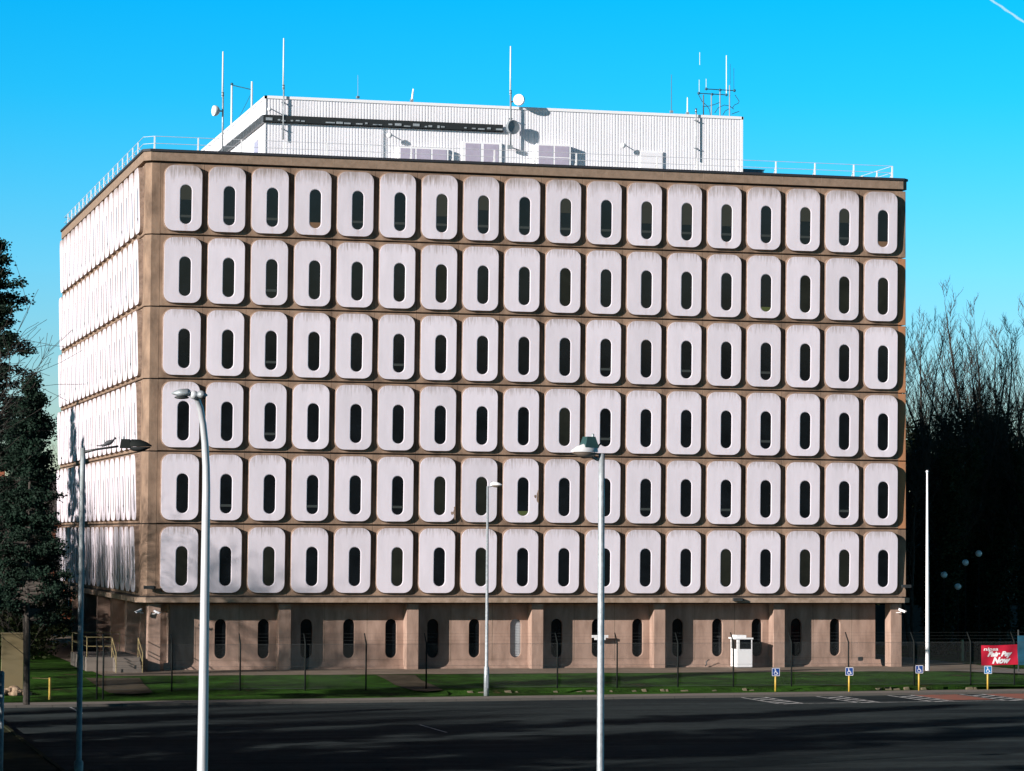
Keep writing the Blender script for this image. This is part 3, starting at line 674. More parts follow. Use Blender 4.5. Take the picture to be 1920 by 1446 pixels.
# paths across the lawn
def strip(name,pts,m,z):
    g=MB(); g.add([(p[0],p[1],p[2]) for p in pts],[tuple(range(len(pts)))]); return struct(g.build(name,m,fixn=False))
def lawnz(y): return min(-1.064,-1.36+.037*(y+13.75)/1.08) + .03
def P(u,v,z0=-1.2):
    p=onZ(u,v,z0)
    for _ in range(4): p=onZ(u,v,lawnz(p.y))
    return (p.x,p.y,lawnz(p.y))
strip('entrance_path',[P(205,1298),P(240,1300),P(287,1297),P(270,1283),P(262,1272),P(160,1272),P(178,1284)],M['dirtpath'],0)
strip('lawn_path',[P(775,1293),P(800,1295),P(830,1292),P(812,1284),P(790,1276),P(778,1266),P(705,1266),P(724,1275),P(741,1284)],M['dirtpath'],0)
strip('side_path',[(41.3,-4.2,ZG+.012),(46,-3.2,ZG+.012),(60,2,ZG+.02),(60,-8.5,ZG+.02),(52,-11.5,-1.0),(46,-10.0,-1.03),(43,-7,ZG+.012)][::-1],M['path'],0)
# stone edging along the foot of the bank
st=MB(); rr=random.Random(11); x=13.0
while x<46:
    w_=.12+rr.random()*.32; h_=.05+rr.random()*.09
    if rr.random()<.38:
        a=[(x,-14.05-rr.random()*.05,ZP),(x+w_,-14.08,ZP),(x+w_,-13.85,ZP),(x,-13.85,ZP)]
        st.add(a+[(x+.03,-14.0,ZP+h_),(x+w_-.04,-14.02,ZP+h_+.02),(x+w_-.03,-13.86,ZP+h_+.02),(x+.02,-13.86,ZP+h_)],[(0,3,2,1),(4,5,6,7),(0,1,5,4),(1,2,6,5),(2,3,7,6),(3,0,4,7)])
    x+=w_+.02+rr.random()*.3
o=st.build('edging_stones',M['stones']); tag(o,'rough sandy stones edging the foot of the grass bank','stone edging',kind='stuff')
# painted bays
zl=ZL+.005
pol=[]; xb=[25.6,29.4,33.1,36.9,40.7,44.4]
for x in xb: pol.append([(x-.06,kerbY(x)-5.2),(x+.06,kerbY(x)-5.2),(x+.06,kerbY(x)-.1),(x-.06,kerbY(x)-.1)])
pol.append([(25.6,kerbY(25)-5.35),(45,kerbY(42)-5.35),(45,kerbY(42)-5.2),(25.6,kerbY(25)-5.2)])
for x in xb[:-1]:
    for k in range(5):     # hatched access strip in each bay
        y=kerbY(x)-.6-k*1.0; pol.append([(x+.1,y-.7),(x+.1,y-1.0),(x+1.1,y-.2),(x+1.1,y+.1)])
    pol.append([(x+1.1,kerbY(x)-5.2),(x+1.2,kerbY(x)-5.2),(x+1.2,kerbY(x)-.1),(x+1.1,kerbY(x)-.1)])
for i,p in enumerate(pol): pass
g=MB()
for i,p in enumerate(pol): g.add([(x,y,zl+.0012*(i%9)) for x,y in p],[(0,1,2,3)])
struct(g.build('bay_markings',M['paint'],fixn=False))
sheet('red_bays',[[(34.4,kerbY(34)-4.4),(36.7,kerbY(36)-4.4),(36.7,kerbY(36)-.1),(34.4,kerbY(34)-.1)],[(38.2,kerbY(38)-4.4),(40.6,kerbY(40)-4.4),(40.6,kerbY(40)-.1),(38.2,kerbY(38)-.1)],[(41.9,kerbY(42)-4.4),(44.3,kerbY(42)-4.4),(44.3,kerbY(42)-.1),(41.9,kerbY(42)-.1)]],zl-.001,M['redp'])
pol=[]
for x in (-5.5,): pol.append([(x,kerbY(x)-4.6),(x+.1,kerbY(x)-4.6),(x+.1,kerbY(x)-.1),(x,kerbY(x)-.1)])
for k in range(1): x=6.6; pol.append([(x,-38.6),(x+.08,-38.6),(x+.08,-34.0),(x,-34.0)])
g=MB()
for p in pol: g.add([(x,y,zl) for x,y in p],[(0,1,2,3)])
struct(g.build('lot_markings',M['paint'],fixn=False))

# ------------------------------------------------------------------ entrance steps and railings
ST=thing('entrance_steps','concrete steps and landing with pale yellow handrails at the left side entrance','steps',(-1.2,-1.3,ZG))
g=MB()
for k in range(4): g.box(0,1.25,.32*k,1.6,.17*k,.17*(k+1)-.003*k)
g.build('flight',M['path'],ST)
g=MB(); g.box(-1.3,1.4,1.6,9,0,.68); g.build('landing',M['path'],ST)
for x in (-.05,1.25):
    g=MB()
    for h in (.95,.5): g.tube([(x,-.15,h-.0),(x,1.6,.68+h)],.02,6)
    g.tube([(x,-.15,0),(x,-.15,.97)],.022,6); g.tube([(x,1.6,.68),(x,1.6,1.66)],.022,6); g.build('handrail',M['cream'],ST)
g=MB()
for h in (1.0,.55): g.tube([(1.2,8.8,.68+h),(-1.25,8.8,.68+h),(-1.28,1.7,.68+h),(-.1,1.65,.68+h)],.018,6)
for p in ((1.2,8.8),(-1.25,8.8),(-1.28,5.2),(-1.28,1.7)): g.tube([(*p,.68),(*p,1.7)],.022,6)
g.build('landing_rail',M['cream'],ST)

# ------------------------------------------------------------------ street lamps
def lathe_pole(prof,n=16):
    g=MB(); g.lathe(prof,n); return g
def place_on(u,v,D):
    d=ray(u,v); return CAM+d*(D/d.dot(FW))
# silver post with a curved top and twin heads (nearest)
def lamp_silver():
    top=place_on(389,739,39); b=place_on(383.5,1000,39); base=Vector((b.x,b.y,ZP-.02)); H=top.z-base.z
    k=39/F_PX
    t=thing('street_lamp','silver tapered lamp post with curved neck and two flat lantern heads, front left','street lamp',base)
    rt=Vector((RT.x,RT.y,0)).normalized()
    # the post leans very slightly and its neck curves to the left and towards the viewer
    pts=[];rs=[]
    for s in [0,.02,.12,.122,.3,.5,.7,.8,.86]:
        z=H*s; pts.append(Vector((0,0,z))+rt*(0.02*s)); rs.append(.105 if s<.121 else .093-.045*s)
    for a in (15,30,45,60,75,88):
        ra=R(a); pts.append(pts[8-0 if False else 8]+Vector((0,0,1))*(H*.14*math.sin(ra)-.02)+(rt*-.16+Vector((FW.x,FW.y,0))*-.25)*(1-math.cos(ra))); rs.append(.054-.0002*a)
    g=MB(); g.tube(pts,rs,20); g.build('post',M['alu'],t,smooth=True)
    tip=pts[-1]
    g=MB(); g.ball(tip,.06,n=10); g.build('hub',M['alu'],t,smooth=True)
    for sgn,ln in ((-1,.25),(1,.13)):
        g=MB(); d=rt*sgn; nrm=Vector((-d.y,d.x,0))
        prof=[(0,.05,.045,.03),(.03,.09,.065,.04),(ln*.55,.10,.060,.05),(ln*.85,.06,.03,.02),(ln,.02,.010,.008)]
        vs=[];n=8
        for s,w_,hu,hd in prof:
            c=tip+d*(s+.05)+Vector((0,0,.0+(.02 if sgn<0 else -.03*s)))
            for q in range(n): a=2*PI*q/n; vs.append(c+nrm*w_*math.cos(a)+Vector((0,0,1))*(hu if math.sin(a)>0 else hd)*math.sin(a))
        g.add(vs,[(i*n+q,i*n+(q+1)%n,(i+1)*n+(q+1)%n,(i+1)*n+q) for i in range(4) for q in range(n)]+[tuple(range(n)),tuple(range(4*n,5*n))])
        h=g.build('lantern_head',M['galv'],t,smooth=True)
        g=MB(); c=tip+d*(.05+ln*.45)+Vector((0,0,-.035)); g.ball(c,.1,(1.6*ln/.4,.7,.22),n=8); g.build('lens',M['dkmetal'],h,smooth=True)
lamp_silver()
def half_shell(t,nm,c,d,prof,sgn,m):
    """hull swept along d from (x, half width, height) rings above or below c"""
    nrm=Vector((-d.y,d.x,0)); up=Vector((0,0,1)); g=MB(); vs=[];n=12
    for x,w_,h in prof:
        for q in range(n+1): a=PI*q/n; vs.append(c+d*x+nrm*w_*math.cos(a)+up*(h*math.sin(a)*sgn))
    m_=n+1; fs=[(i*m_+q,i*m_+q+1,(i+1)*m_+q+1,(i+1)*m_+q) for i in range(len(prof)-1) for q in range(n)]
    fs+=[(i*m_,(i+1)*m_,(i+1)*m_+n,i*m_+n) for i in range(len(prof)-1)]+[tuple(range(m_)),tuple(range((len(prof)-1)*m_,len(prof)*m_))]
    g.add(vs,fs); return auto_smooth(g.build(nm,m,t),50)
def lantern(t,at,d,s,box,top,low,boxm):
    """road lantern: gear box next to the arm, rounded canopy, shallow bowl and photocell"""
    d=Vector(d).normalized(); up=Vector((0,0,1)); q=Matrix.Translation(at)@Matrix.Rotation(math.atan2(d.y,d.x),4,'Z')
    b0,b1,bw,bh=box; g=MB()
    zb_=.10*s if boxm=='teal' else -.05*s; ti=.07 if boxm=='teal' else .03
    g.add([(b0*s,-bw*s,zb_),(b1*s,-bw*s,zb_),(b1*s,bw*s,zb_),(b0*s,bw*s,zb_),(b0*s+ti*s,-bw*.7*s,bh*s),(b1*s-ti*s,-bw*.7*s,bh*s),(b1*s-ti*s,bw*.7*s,bh*s),(b0*s+ti*s,bw*.7*s,bh*s)],[(0,3,2,1),(4,5,6,7),(0,1,5,4),(1,2,6,5),(2,3,7,6),(3,0,4,7)],0,q)
    g.build('gear_box',M[boxm],t)
    x0=b1*.8 if boxm!='teal' else 0
    half_shell(t,'canopy',at,d,[(x0*s,.09*s,.14*s),((x0+.08)*s,.14*s,.19*s),((x0+.30)*s,.16*s,.18*s),((x0+.48)*s,.13*s,.11*s),((x0+.60)*s,.04*s,.03*s)],1,M[top])
    half_shell(t,'bowl',at-up*.012*s,d,[((x0+.02)*s,.10*s,.04*s),((x0+.10)*s,.14*s,.11*s),((x0+.30)*s,.15*s,.13*s),((x0+.46)*s,.12*s,.08*s),((x0+.57)*s,.03*s,.02*s)],-1,M[low])
    g=MB(); g.lathe([(.001,.0),(.035*s,0),(.035*s,.05*s),(.02*s,.07*s),(.001,.07*s)],10,0,Matrix.Translation(at+d*(b0+.08)*s+up*max(bh,.15)*s)); g.build('photocell',M['galv'],t)
# speckled grey post right of the middle
def lamp_grey():
    D=50; b=place_on(1127,1100,D); base=Vector((b.x,b.y,ZL)); top=place_on(1127,850,D); H=top.z-base.z
    t=thing('street_lamp','speckled pale grey lamp post right of the middle with a side lantern and pigeon','street lamp',base)
    g=MB(); g.tube([(0,0,0),(0,0,1.6),(0,0,1.62),(0,0,H-.9),(0,0,H)],[.09,.088,.062,.056,.052],18); g.build('post',M['galv'],t,smooth=True)
    rt=Vector((RT.x,RT.y,0)).normalized()
    a0=Vector((0,0,H-.02)); a1=-rt*.17+Vector((0,0,H-.02))
    g=MB(); g.tube([a0-Vector((0,0,.1)),-rt*.08+Vector((0,0,H-.10)),-rt*.26+Vector((0,0,H+.0))],.03,8); g.build('arm',M['galv'],t,smooth=True)
    hd=(-rt*.9-Vector((FW.x,FW.y,0))*.5).normalized()
    lantern(t,-rt*.10+Vector((0,0,H+.02)),hd,.80,(.0,.34,.14,.33),'white','pot2','teal')
    return base,H,rt
g_base,g_H,g_rt=lamp_grey()
# dark post on the left
def lamp_dark():
    D=78; b=place_on(148,1400,D); base=Vector((b.x,b.y,ZP-.02)); top=place_on(155.5,840,D); H=top.z-base.z
    t=thing('street_lamp','weathered dark lamp post far left with a long arm, dark lantern and pigeon','street lamp',base)
    lean=Vector((top.x-base.x,top.y-base.y,0))
    g=MB(); g.tube([(0,0,0),lean*.1+Vector((0,0,1.15)),lean*.105+Vector((0,0,1.2)),lean*.9+Vector((0,0,H*.9)),lean+Vector((0,0,H))],[.12,.12,.075,.07,.066],16); g.build('post',M['lamp0'],t,smooth=True)
    rt=Vector((RT.x,RT.y,0)).normalized(); tp=lean+Vector((0,0,H))
    g=MB(); g.tube([tp-Vector((0,0,.12)),tp+rt*.35+Vector((0,0,-.04)),tp+rt*.95+Vector((0,0,.05))],[.045,.03,.03],8); g.build('arm',M['dkmetal'],t,smooth=True)
    lantern(t,tp+rt*1.0+Vector((0,0,.05)),rt,1.02,(0,.28,.13,.19),'fpost','dkmetal','fpost')
    return base,tp,rt
d_base,d_top,d_rt=lamp_dark()
# far post on the footpath
def lamp_far():
    p=onZ(912,1305,ZP); Yp=p.y; top=onY(914.5,912,Yp); H=top.z-p.z
    t=thing('street_lamp','slim grey lamp post standing on the footpath before the grass, small white lantern','street lamp',p)
    g=MB(); g.tube([(0,0,0),(0,0,1.3),(0,0,1.35),(top.x-p.x,0,H)],[.12,.115,.08,.05],14); g.build('post',M['galv'],t,smooth=True)
    g=MB(); g.box(-.05,.05,-.122,-.105,.35,.95); g.build('access_door',M['grey'],t)
    rt=Vector((RT.x,RT.y,0)).normalized(); tp=Vector((top.x-p.x,0,H))
    g=MB(); g.tube([tp-Vector((0,0,.03)),tp+rt*.22+Vector((0,0,.02))],.035,8); g.build('arm',M['galv'],t)
    lantern(t,tp+rt*.10+Vector((0,0,.06)),rt,.80,(0,.12,.08,.12),'white','pot2','white')
lamp_far()
# post fragment at the very left edge
b=place_on(3,1300,80); t=thing('marker_pole','thin grey pole at the extreme left edge of the photo, beside the ochre slab','pole',(b.x,b.y,ZP-.02))
g=MB(); g.tube([(0,0,0),(0,0,3.4)],.07,10); g.ball((0,0,3.4),.075,n=8); g.build('post',M['lamp0'],t,smooth=True)
# pigeons
def pigeon(p,ang,s,label):
    t=thing('pigeon',label,'pigeon',p,ang,'pigeons on lamp arms')
    g=MB(); sp=[(-.17,.035,.02),(-.13,.02,.03),(-.08,.055,.05),(-.02,.085,.062),(.05,.10,.06),(.10,.125,.045),(.125,.16,.032),(.14,.19,.034),(.16,.195,.030),(.18,.185,.012)]
    vs=[];n=10
    for x,z,r in sp:
        for q in range(n): a=2*PI*q/n; vs.append((x*s,r*.85*s*math.cos(a),(z+r*math.sin(a))*s))
    g.add(vs,[(i*n+q,i*n+(q+1)%n,(i+1)*n+(q+1)%n,(i+1)*n+q) for i in range(len(sp)-1) for q in range(n)]+[tuple(range(n)),tuple(range((len(sp)-1)*n,len(sp)*n))]); g.build('body',M['pigeon'],t,smooth=True)
    g=MB(); g.box(-.27*s,-.12*s,-.03*s,.03*s,.005*s,.03*s); g.build('tail',M['pigeon'],t)
    g=MB(); g.tube([(.18*s,0,.185*s),(.205*s,0,.178*s)],[.007*s,.001],5); g.build('beak',M['dkmetal'],t)
    g=MB()
    for y in (-.02,.02): g.tube([(0,y*s,.03*s),(.01*s,y*s,-.02*s)],.006*s,5)
    g.build('leg',M['pot'],t)
rtang=math.atan2(RT.y,RT.x)
pigeon(d_base+d_top+d_rt*.68+Vector((0,0,.04)),rtang,1.15,'dark pigeon perched on the arm of the dark left lamp post')
pigeon(g_base+Vector((0,0,g_H+.03))-g_rt*.13,rtang,.72,'grey pigeon perched beside the lantern of the speckled grey lamp post')

# ------------------------------------------------------------------ flagpole, signs, bollard, booth, banner
p=onY(1739,1258,-4); t=thing('flagpole','tall slim white flagpole on the pavement right of the building','flagpole',(p.x,-4,ZG))
H=onY(1740.5,886,-4).z-ZG
g=MB(); g.lathe([(.11,0),(.11,.5),(.105,.55),(.085,H*.5),(.045,H),(.001,H)],14); g.build('pole',M['white'],t,smooth=True)
g=MB(); g.ball((0,0,H+.04),.075,n=8); g.build('finial',M['white'],t,smooth=True)
sgn_desc=['second bay sign from the left' ,'','','']
labs=['blue wheelchair bay sign on a yellow post, leftmost of the four',
 'blue wheelchair bay sign on a yellow post directly before a dark fence post',
 'blue wheelchair bay sign on a yellow post beside the foot of the white flagpole',
 'pale blue wheelchair bay sign on a yellow post under the red banner']
for k,(u,vs_,vb) in enumerate(((1454,1260,1297),(1592,1259,1297),(1723,1255,1295),(1852,1256,1293))):
    b=onZ(u,vb,ZP); top=onY(u,vs_,b.y); h=top.z-ZP; yaw=-YAW*(.6 if k%2 else .3)
    t=thing('parking_sign',labs[k],'sign',b,yaw,'wheelchair bay signs along the footpath')
    g=MB(); g.tube([(0,0,0),(0,0,h)],.045,10); g.build('post',M['yellow'],t,smooth=True)
    s=.19
    g=MB(); g.prism([(x,z) for x,z in rrect(-s,s,-s,s,.035,4)],0,.02,0,Matrix.Translation((0,-.05,h))@Matrix.Rotation(PI/2,4,'X')); pl=g.build('sign_plate',M['blue'] if k<3 else M['blue2'],t)
    bd=MB(); yb=-.073
    for a in ((-s,s,s-.022,s),(-s,s,-s,-s+.022),(-s,-s+.022,-s,s),(s-.022,s,-s,s)): bd.box(a[0]+.003,a[1]-.003,yb,yb+.002,h+a[2],h+a[3])
    # wheelchair symbol: head, back, seat, leg, wheel arc
    sc=s/.19
    bd.add([(-.035+.028*math.cos(q*PI/6),yb,h+.115+.028*math.sin(q*PI/6)) for q in range(12)],[tuple(range(12))])
    def bar(x0,z0,x1,z1,w_):
        d=Vector((x1-x0,z1-z0)).normalized()*w_; bd.add([(x0-d.y,yb-.001,h+z0+d.x),(x0+d.y,yb-.001,h+z0-d.x),(x1+d.y,yb-.001,h+z1-d.x),(x1-d.y,yb-.001,h+z1+d.x)],[(0,1,2,3)])
    bar(-.035,.08,-.025,-.01,.016); bar(-.025,-.005,.055,-.01,.014); bar(.05,-.005,.085,-.10,.014); bar(-.03,.045,.035,.04,.010); bar(.08,-.1,.115,-.085,.01)
    arc=[R(a) for a in range(115,400,15)]
    for a,b2 in zip(arc[:-1],arc[1:]):
        bd.add([(-.012+r*math.cos(q),yb,h-.055+r*math.sin(q)) for r,q in ((.062,a),(.085,a),(.085,b2),(.062,b2))],[(0,1,2,3)])
    bd.build('wheelchair_symbol',M['btext'],pl,fixn=False)
# yellow bollard on the left lawn
b=onZ(93,1312,-1.43); t=thing('marker_post','short yellow post with a thin cross bar on the left lawn beside the tree','post',b)
g=MB(); g.tube([(0,0,0),(0,0,.95)],.055,8); g.build('post',M['yellow'],t); g=MB(); g.tube([(0,0,.9),(-.75,.1,.93)],.018,6); g.build('cross_bar',M['cream'],t)
# booth
b=onY(1392,1252,.15); t=thing('security_booth','small white booth with a dark window standing against the ground floor wall','booth',(b.x,0,ZG))
bx0=onY(1383,1250,-.05).x-b.x; bx1=onY(1411,1250,-.05).x-b.x; bz=onY(1395,1196,-.05).z-ZG
g=MB(); g.box(bx0,bx1,0,1.1,.04,.98); 
for a in ((bx0,bx0+.13,0,.13),(bx1-.05,bx1,0,.05),(bx0,bx0+.06,1.0,1.1),(bx1-.05,bx1,1.0,1.1)): g.box(*a,.981,bz-.08)
g.build('shell',M['white'],t)
g=MB(); g.box(bx0-.10,bx1+.04,-.05,1.15,bz-.08,bz); g.box(bx0+.02,bx1-.28,.15,.9,bz+.001,bz+.13); g.build('roof',M['white'],t)
g=MB(); g.box(bx0+.14,bx1-.06,.02,.04,.985,bz-.085); g.box(bx0+.02,bx0+.04,.14,.99,.985,bz-.085); g.build('window',M['glass'],t)
# banner
b0=onY(1838,1212,-13.25); b1=onY(1906,1245,-13.25); bx=[onY(1837,1210,-13.25),onY(1904,1208,-13.25),onY(1907,1246,-13.25),onY(1839,1248,-13.25)]
t=thing('banner','red protest banner with white slogan tied to the mesh fence at the far right','banner',(bx[3].x,-13.3,bx[3].z))
g=MB(); nx,nz=24,10; vs=[]
BW=bx[2].x-bx[3].x; BH=bx[0].z-bx[3].z
def bsurf(s,q):
    x=BW*s; z=BH*q+ (bx[2].z-bx[3].z)*s -.02*math.sin(PI*s)*q
    return (x,-.02+.035*math.sin(5*s+3*q)+.02*math.sin(11*s-4*q),z)
for i in range(nx+1):
    for j in range(nz+1): vs.append(bsurf(i/nx,j/nz))
g.add(vs,[(i*(nz+1)+j,(i+1)*(nz+1)+j,(i+1)*(nz+1)+j+1,i*(nz+1)+j+1) for i in range(nx) for j in range(nz)]); g.build('cloth',M['red'],t,smooth=True,fixn=False)
def text_mesh(txt,size,off=0,shear=0):
    cu=bpy.data.curves.new('t','FONT'); cu.body=txt; cu.size=size; cu.offset=off; cu.shear=shear
    o=bpy.data.objects.new('t',cu); COL.objects.link(o); bpy.context.view_layer.update()
    me=bpy.data.meshes.new_from_object(o.evaluated_get(bpy.context.evaluated_depsgraph_get())); bpy.data.objects.remove(o); return me
lt=MB()
for txt,sx,sz,ht,wd,off,sh in (('nipsa',.06,.74,.16,.40,.004,.15),('Fair Pay',.17,.45,.235,.68,.014,.35),('Now',.30,.10,.30,.50,.018,.35)):
    me=text_mesh(txt,1,off/ht*1.0,sh); xsq=[v.co.x for v in me.vertices]; zsq=[v.co.y for v in me.vertices]
    w0=max(xsq)-min(xsq); sc_x=wd*BW/w0; sc_z=ht*BH/.72
    vs=[]
    for v in me.vertices:
        s=sx+ (v.co.x-min(xsq))*sc_x/BW; q=sz+ (v.co.y)*sc_z/BH
        p=bsurf(s,q); vs.append((p[0],p[1]-.012,p[2]))
    lt.add(vs,[tuple(p.vertices) for p in me.polygons])
lt.build('lettering',M['btext'],t,fixn=False)
# blue board at the right edge
b=onY(1914,1245,-6); t=thing('notice_board','blue board at the right edge of the photo behind the banner','board',(b.x,-6,ZG))
zt2=onY(1914,1192,-6).z-ZG; g=MB(); g.box(-.15,1.2,0,.05,.35,zt2); g.build('panel',M['bluepanel'],t)
g=MB(); g.tube([(-.1,.06,0),(-.1,.06,zt2+.3)],.04,6); g.tube([(1.1,.06,0),(1.1,.06,zt2)],.04,6); g.build('post',M['dkmetal'],t)
# yellow marker behind the flagpole
b=onZ(1804,1240,ZG); t=thing('marker_post','tall thin yellow marker post seen through the fence right of the flagpole','post',(b.x,b.y,ZG))
g=MB(); g.tube([(0,0,0),(0,0,1.2)],.09,8); g.build('post',M['cream'],t)

# ------------------------------------------------------------------ chain link fence in front of the lawn
FY=-13.1
fe=thing('chain_link_fence','chain link fence with thin dark cranked posts crossing in front of the grass','fence',(0,FY,0))
us=[322,450,572,686,799,1045,1157,1271,1375,1484,1591,1714,1820,1902]
fxs=[onY(u,1288,FY).x for u in us]; fxs=[fxs[0]-3.1]+fxs+[fxs[-1]+2.8,fxs[-1]+5.6]
def fz(x): return -1.36
pst=MB(); pst.tube([(0,0,-.1),(0,0,2.12),(0,.42,2.58)],[.038,.038,.03],8); pme=pst.mesh('fence_post',M['fpost'],True)
for i,x in enumerate(fxs): o=link('fence_post',pme,fe,(x,0,fz(x)))
x=onY(193,1320,-17).x; o=link('fence_post',pme,fe,(x,-3.9,-1.45)); o=link('fence_post',pme,fe,(x-.25,-3.7,-1.45))
g=MB()
for h in (2.1,1.1,.1): g.tube([(fxs[0],0,fz(0)+h),(fxs[-1],0,fz(0)+h)],.005,4)
for q in range(3): g.tube([(fxs[0],.14*(q+1),fz(0)+2.12+.15*(q+1)),(fxs[-1],.14*(q+1),fz(0)+2.12+.15*(q+1))],.0025,4)
g.build('line_wire',M['wire'],fe)
g=MB(); xa,xb2=fxs[0],fxs[-1]; h=2.08; st_=.075; n=int((xb2-xa)/st_); hw=.0025
vs=[];fs=[]
for i in range(-int(h/st_),n):
    for sg in (0,1):
        x0=xa+i*st_; p0=[x0,0.06]; p1=[x0+h,0.06+h]
        if sg: p0,p1=[x0,.06+h],[x0+h,.06]
        # clip to the fence
        if p0[0]<xa: tt=(xa-p0[0])/h; p0=[xa,p0[1]+(p1[1]-p0[1])*tt]
        if p1[0]>xb2: tt=(p1[0]-xb2)/h; p1=[xb2,p1[1]-(p1[1]-p0[1])*tt] if p0[0]<xb2 else p1
        k=len(vs); y=.045+.004*sg
        vs+=[(p0[0]-hw,y,fz(0)+p0[1]),(p0[0]+hw,y,fz(0)+p0[1]),(p1[0]+hw,y,fz(0)+p1[1]),(p1[0]-hw,y,fz(0)+p1[1]),(p0[0],y+.004,fz(0)+p0[1]),(p1[0],y+.004,fz(0)+p1[1])]
        fs+=[(k,k+1,k+2,k+3),(k+1,k+4,k+5,k+2),(k+4,k,k+3,k+5)]
g.add(vs,fs); g.build('wire_mesh',M['wire'],fe,fixn=False)

# ------------------------------------------------------------------ trees
def perp(d):
    a=Vector((0,0,1)) if abs(d.z)<.9 else Vector((1,0,0)); x=d.cross(a).normalized(); return x,d.cross(x)
def tube_raw(vs,fs,p0,p1,r0,r1,n):
    d=(p1-p0); 
    if d.length<1e-6: return
    x,y=perp(d.normalized()); k=len(vs)
    for p,r in ((p0,r0),(p1,r1)):
        for q in range(n): a=2*PI*q/n; vs.append(p+x*(r*math.cos(a))+y*(r*math.sin(a)))
    for q in range(n): fs.append((k+q,k+(q+1)%n,k+n+(q+1)%n,k+n+q))
def grow(rr,H,r0,spread=.5,upb=.25,depth=5,nb=(2,3),stems=1,first=.35,len0=.28,decay=.78,tipr=.006):
    T=([],[]); Cc=([],[]); nodes=[]
    def br(p,d,ln,r,lv):
        segs=4 if lv<2 else 3; q=p; dd=d.copy(); rr_=r
        for s in range(segs):
            dd=(dd+Vector((rr.gauss(0,.10),rr.gauss(0,.10),rr.gauss(0,.06)+upb*.15))).normalized()
            q2=q+dd*(ln/segs); r2=max(tipr,rr_*(.88 if lv<2 else .80))
            tgt=T if lv==0 else Cc
            tube_raw(tgt[0],tgt[1],q,q2,rr_,r2,7 if lv==0 else (5 if lv<2 else 3)); nodes.append((q2.copy(),lv))
            if lv<depth and (lv>0 or s>0):
                kk=rr.choice(nb) if lv<2 else rr.choice((1,1,2))
                for _ in range(kk if s>=segs//2 or lv>0 else 1):
                    x,y=perp(dd); a=rr.random()*2*PI; sp=spread*(.7+.6*rr.random())
                    nd=(dd*math.cos(sp)+(x*math.cos(a)+y*math.sin(a))*math.sin(sp)+Vector((0,0,upb))).normalized()
                    if lv+1<=depth and rr.random()<.9: br(q2,nd,ln*(.42 if lv==0 else .66)*(.65+.6*rr.random()),max(tipr,r2*.55),lv+1)
            q=q2; rr_=r2
        if lv==0:
            for _ in range(3):
                x,y=perp(dd); a=rr.random()*2*PI; sp=spread*.6
                br(q,(dd*math.cos(sp)+(x*math.cos(a)+y*math.sin(a))*math.sin(sp)).normalized(),ln*.5,rr_*.7,1)
    for s in range(stems):
        tilt=Vector((rr.gauss(0,.12),rr.gauss(0,.12),1)).normalized() if stems>1 else Vector((rr.gauss(0,.03),rr.gauss(0,.03),1)).normalized()
        br(Vector((rr.gauss(0,.3) if stems>1 else 0,rr.gauss(0,.3) if stems>1 else 0,-.2)),tilt,H*.62,r0*(1 if stems==1 else .7),0)
    return T,Cc,nodes
def raw_mesh(name,V,Fc,m):
    me=bpy.data.meshes.new(name); me.from_pydata([tuple(v) for v in V],[],Fc); me.materials.append(m); me.update(); return me
def leaves(rr,centres,per,rad,size,flat=1.0):
    V=[];Fc=[]
    for c in centres:
        for _ in range(per):
            p=c+Vector((rr.gauss(0,rad),rr.gauss(0,rad),rr.gauss(0,rad*flat)))
            x=Vector((rr.gauss(0,1),rr.gauss(0,1),rr.gauss(0,1))).normalized(); a,b=perp(x); s=size*(.6+.8*rr.random())
            k=len(V); V+=[p+a*s,p+b*s*.6,p-a*s,p-b*s*.6]; Fc.append((k,k+1,k+2,k+3))
    return V,Fc
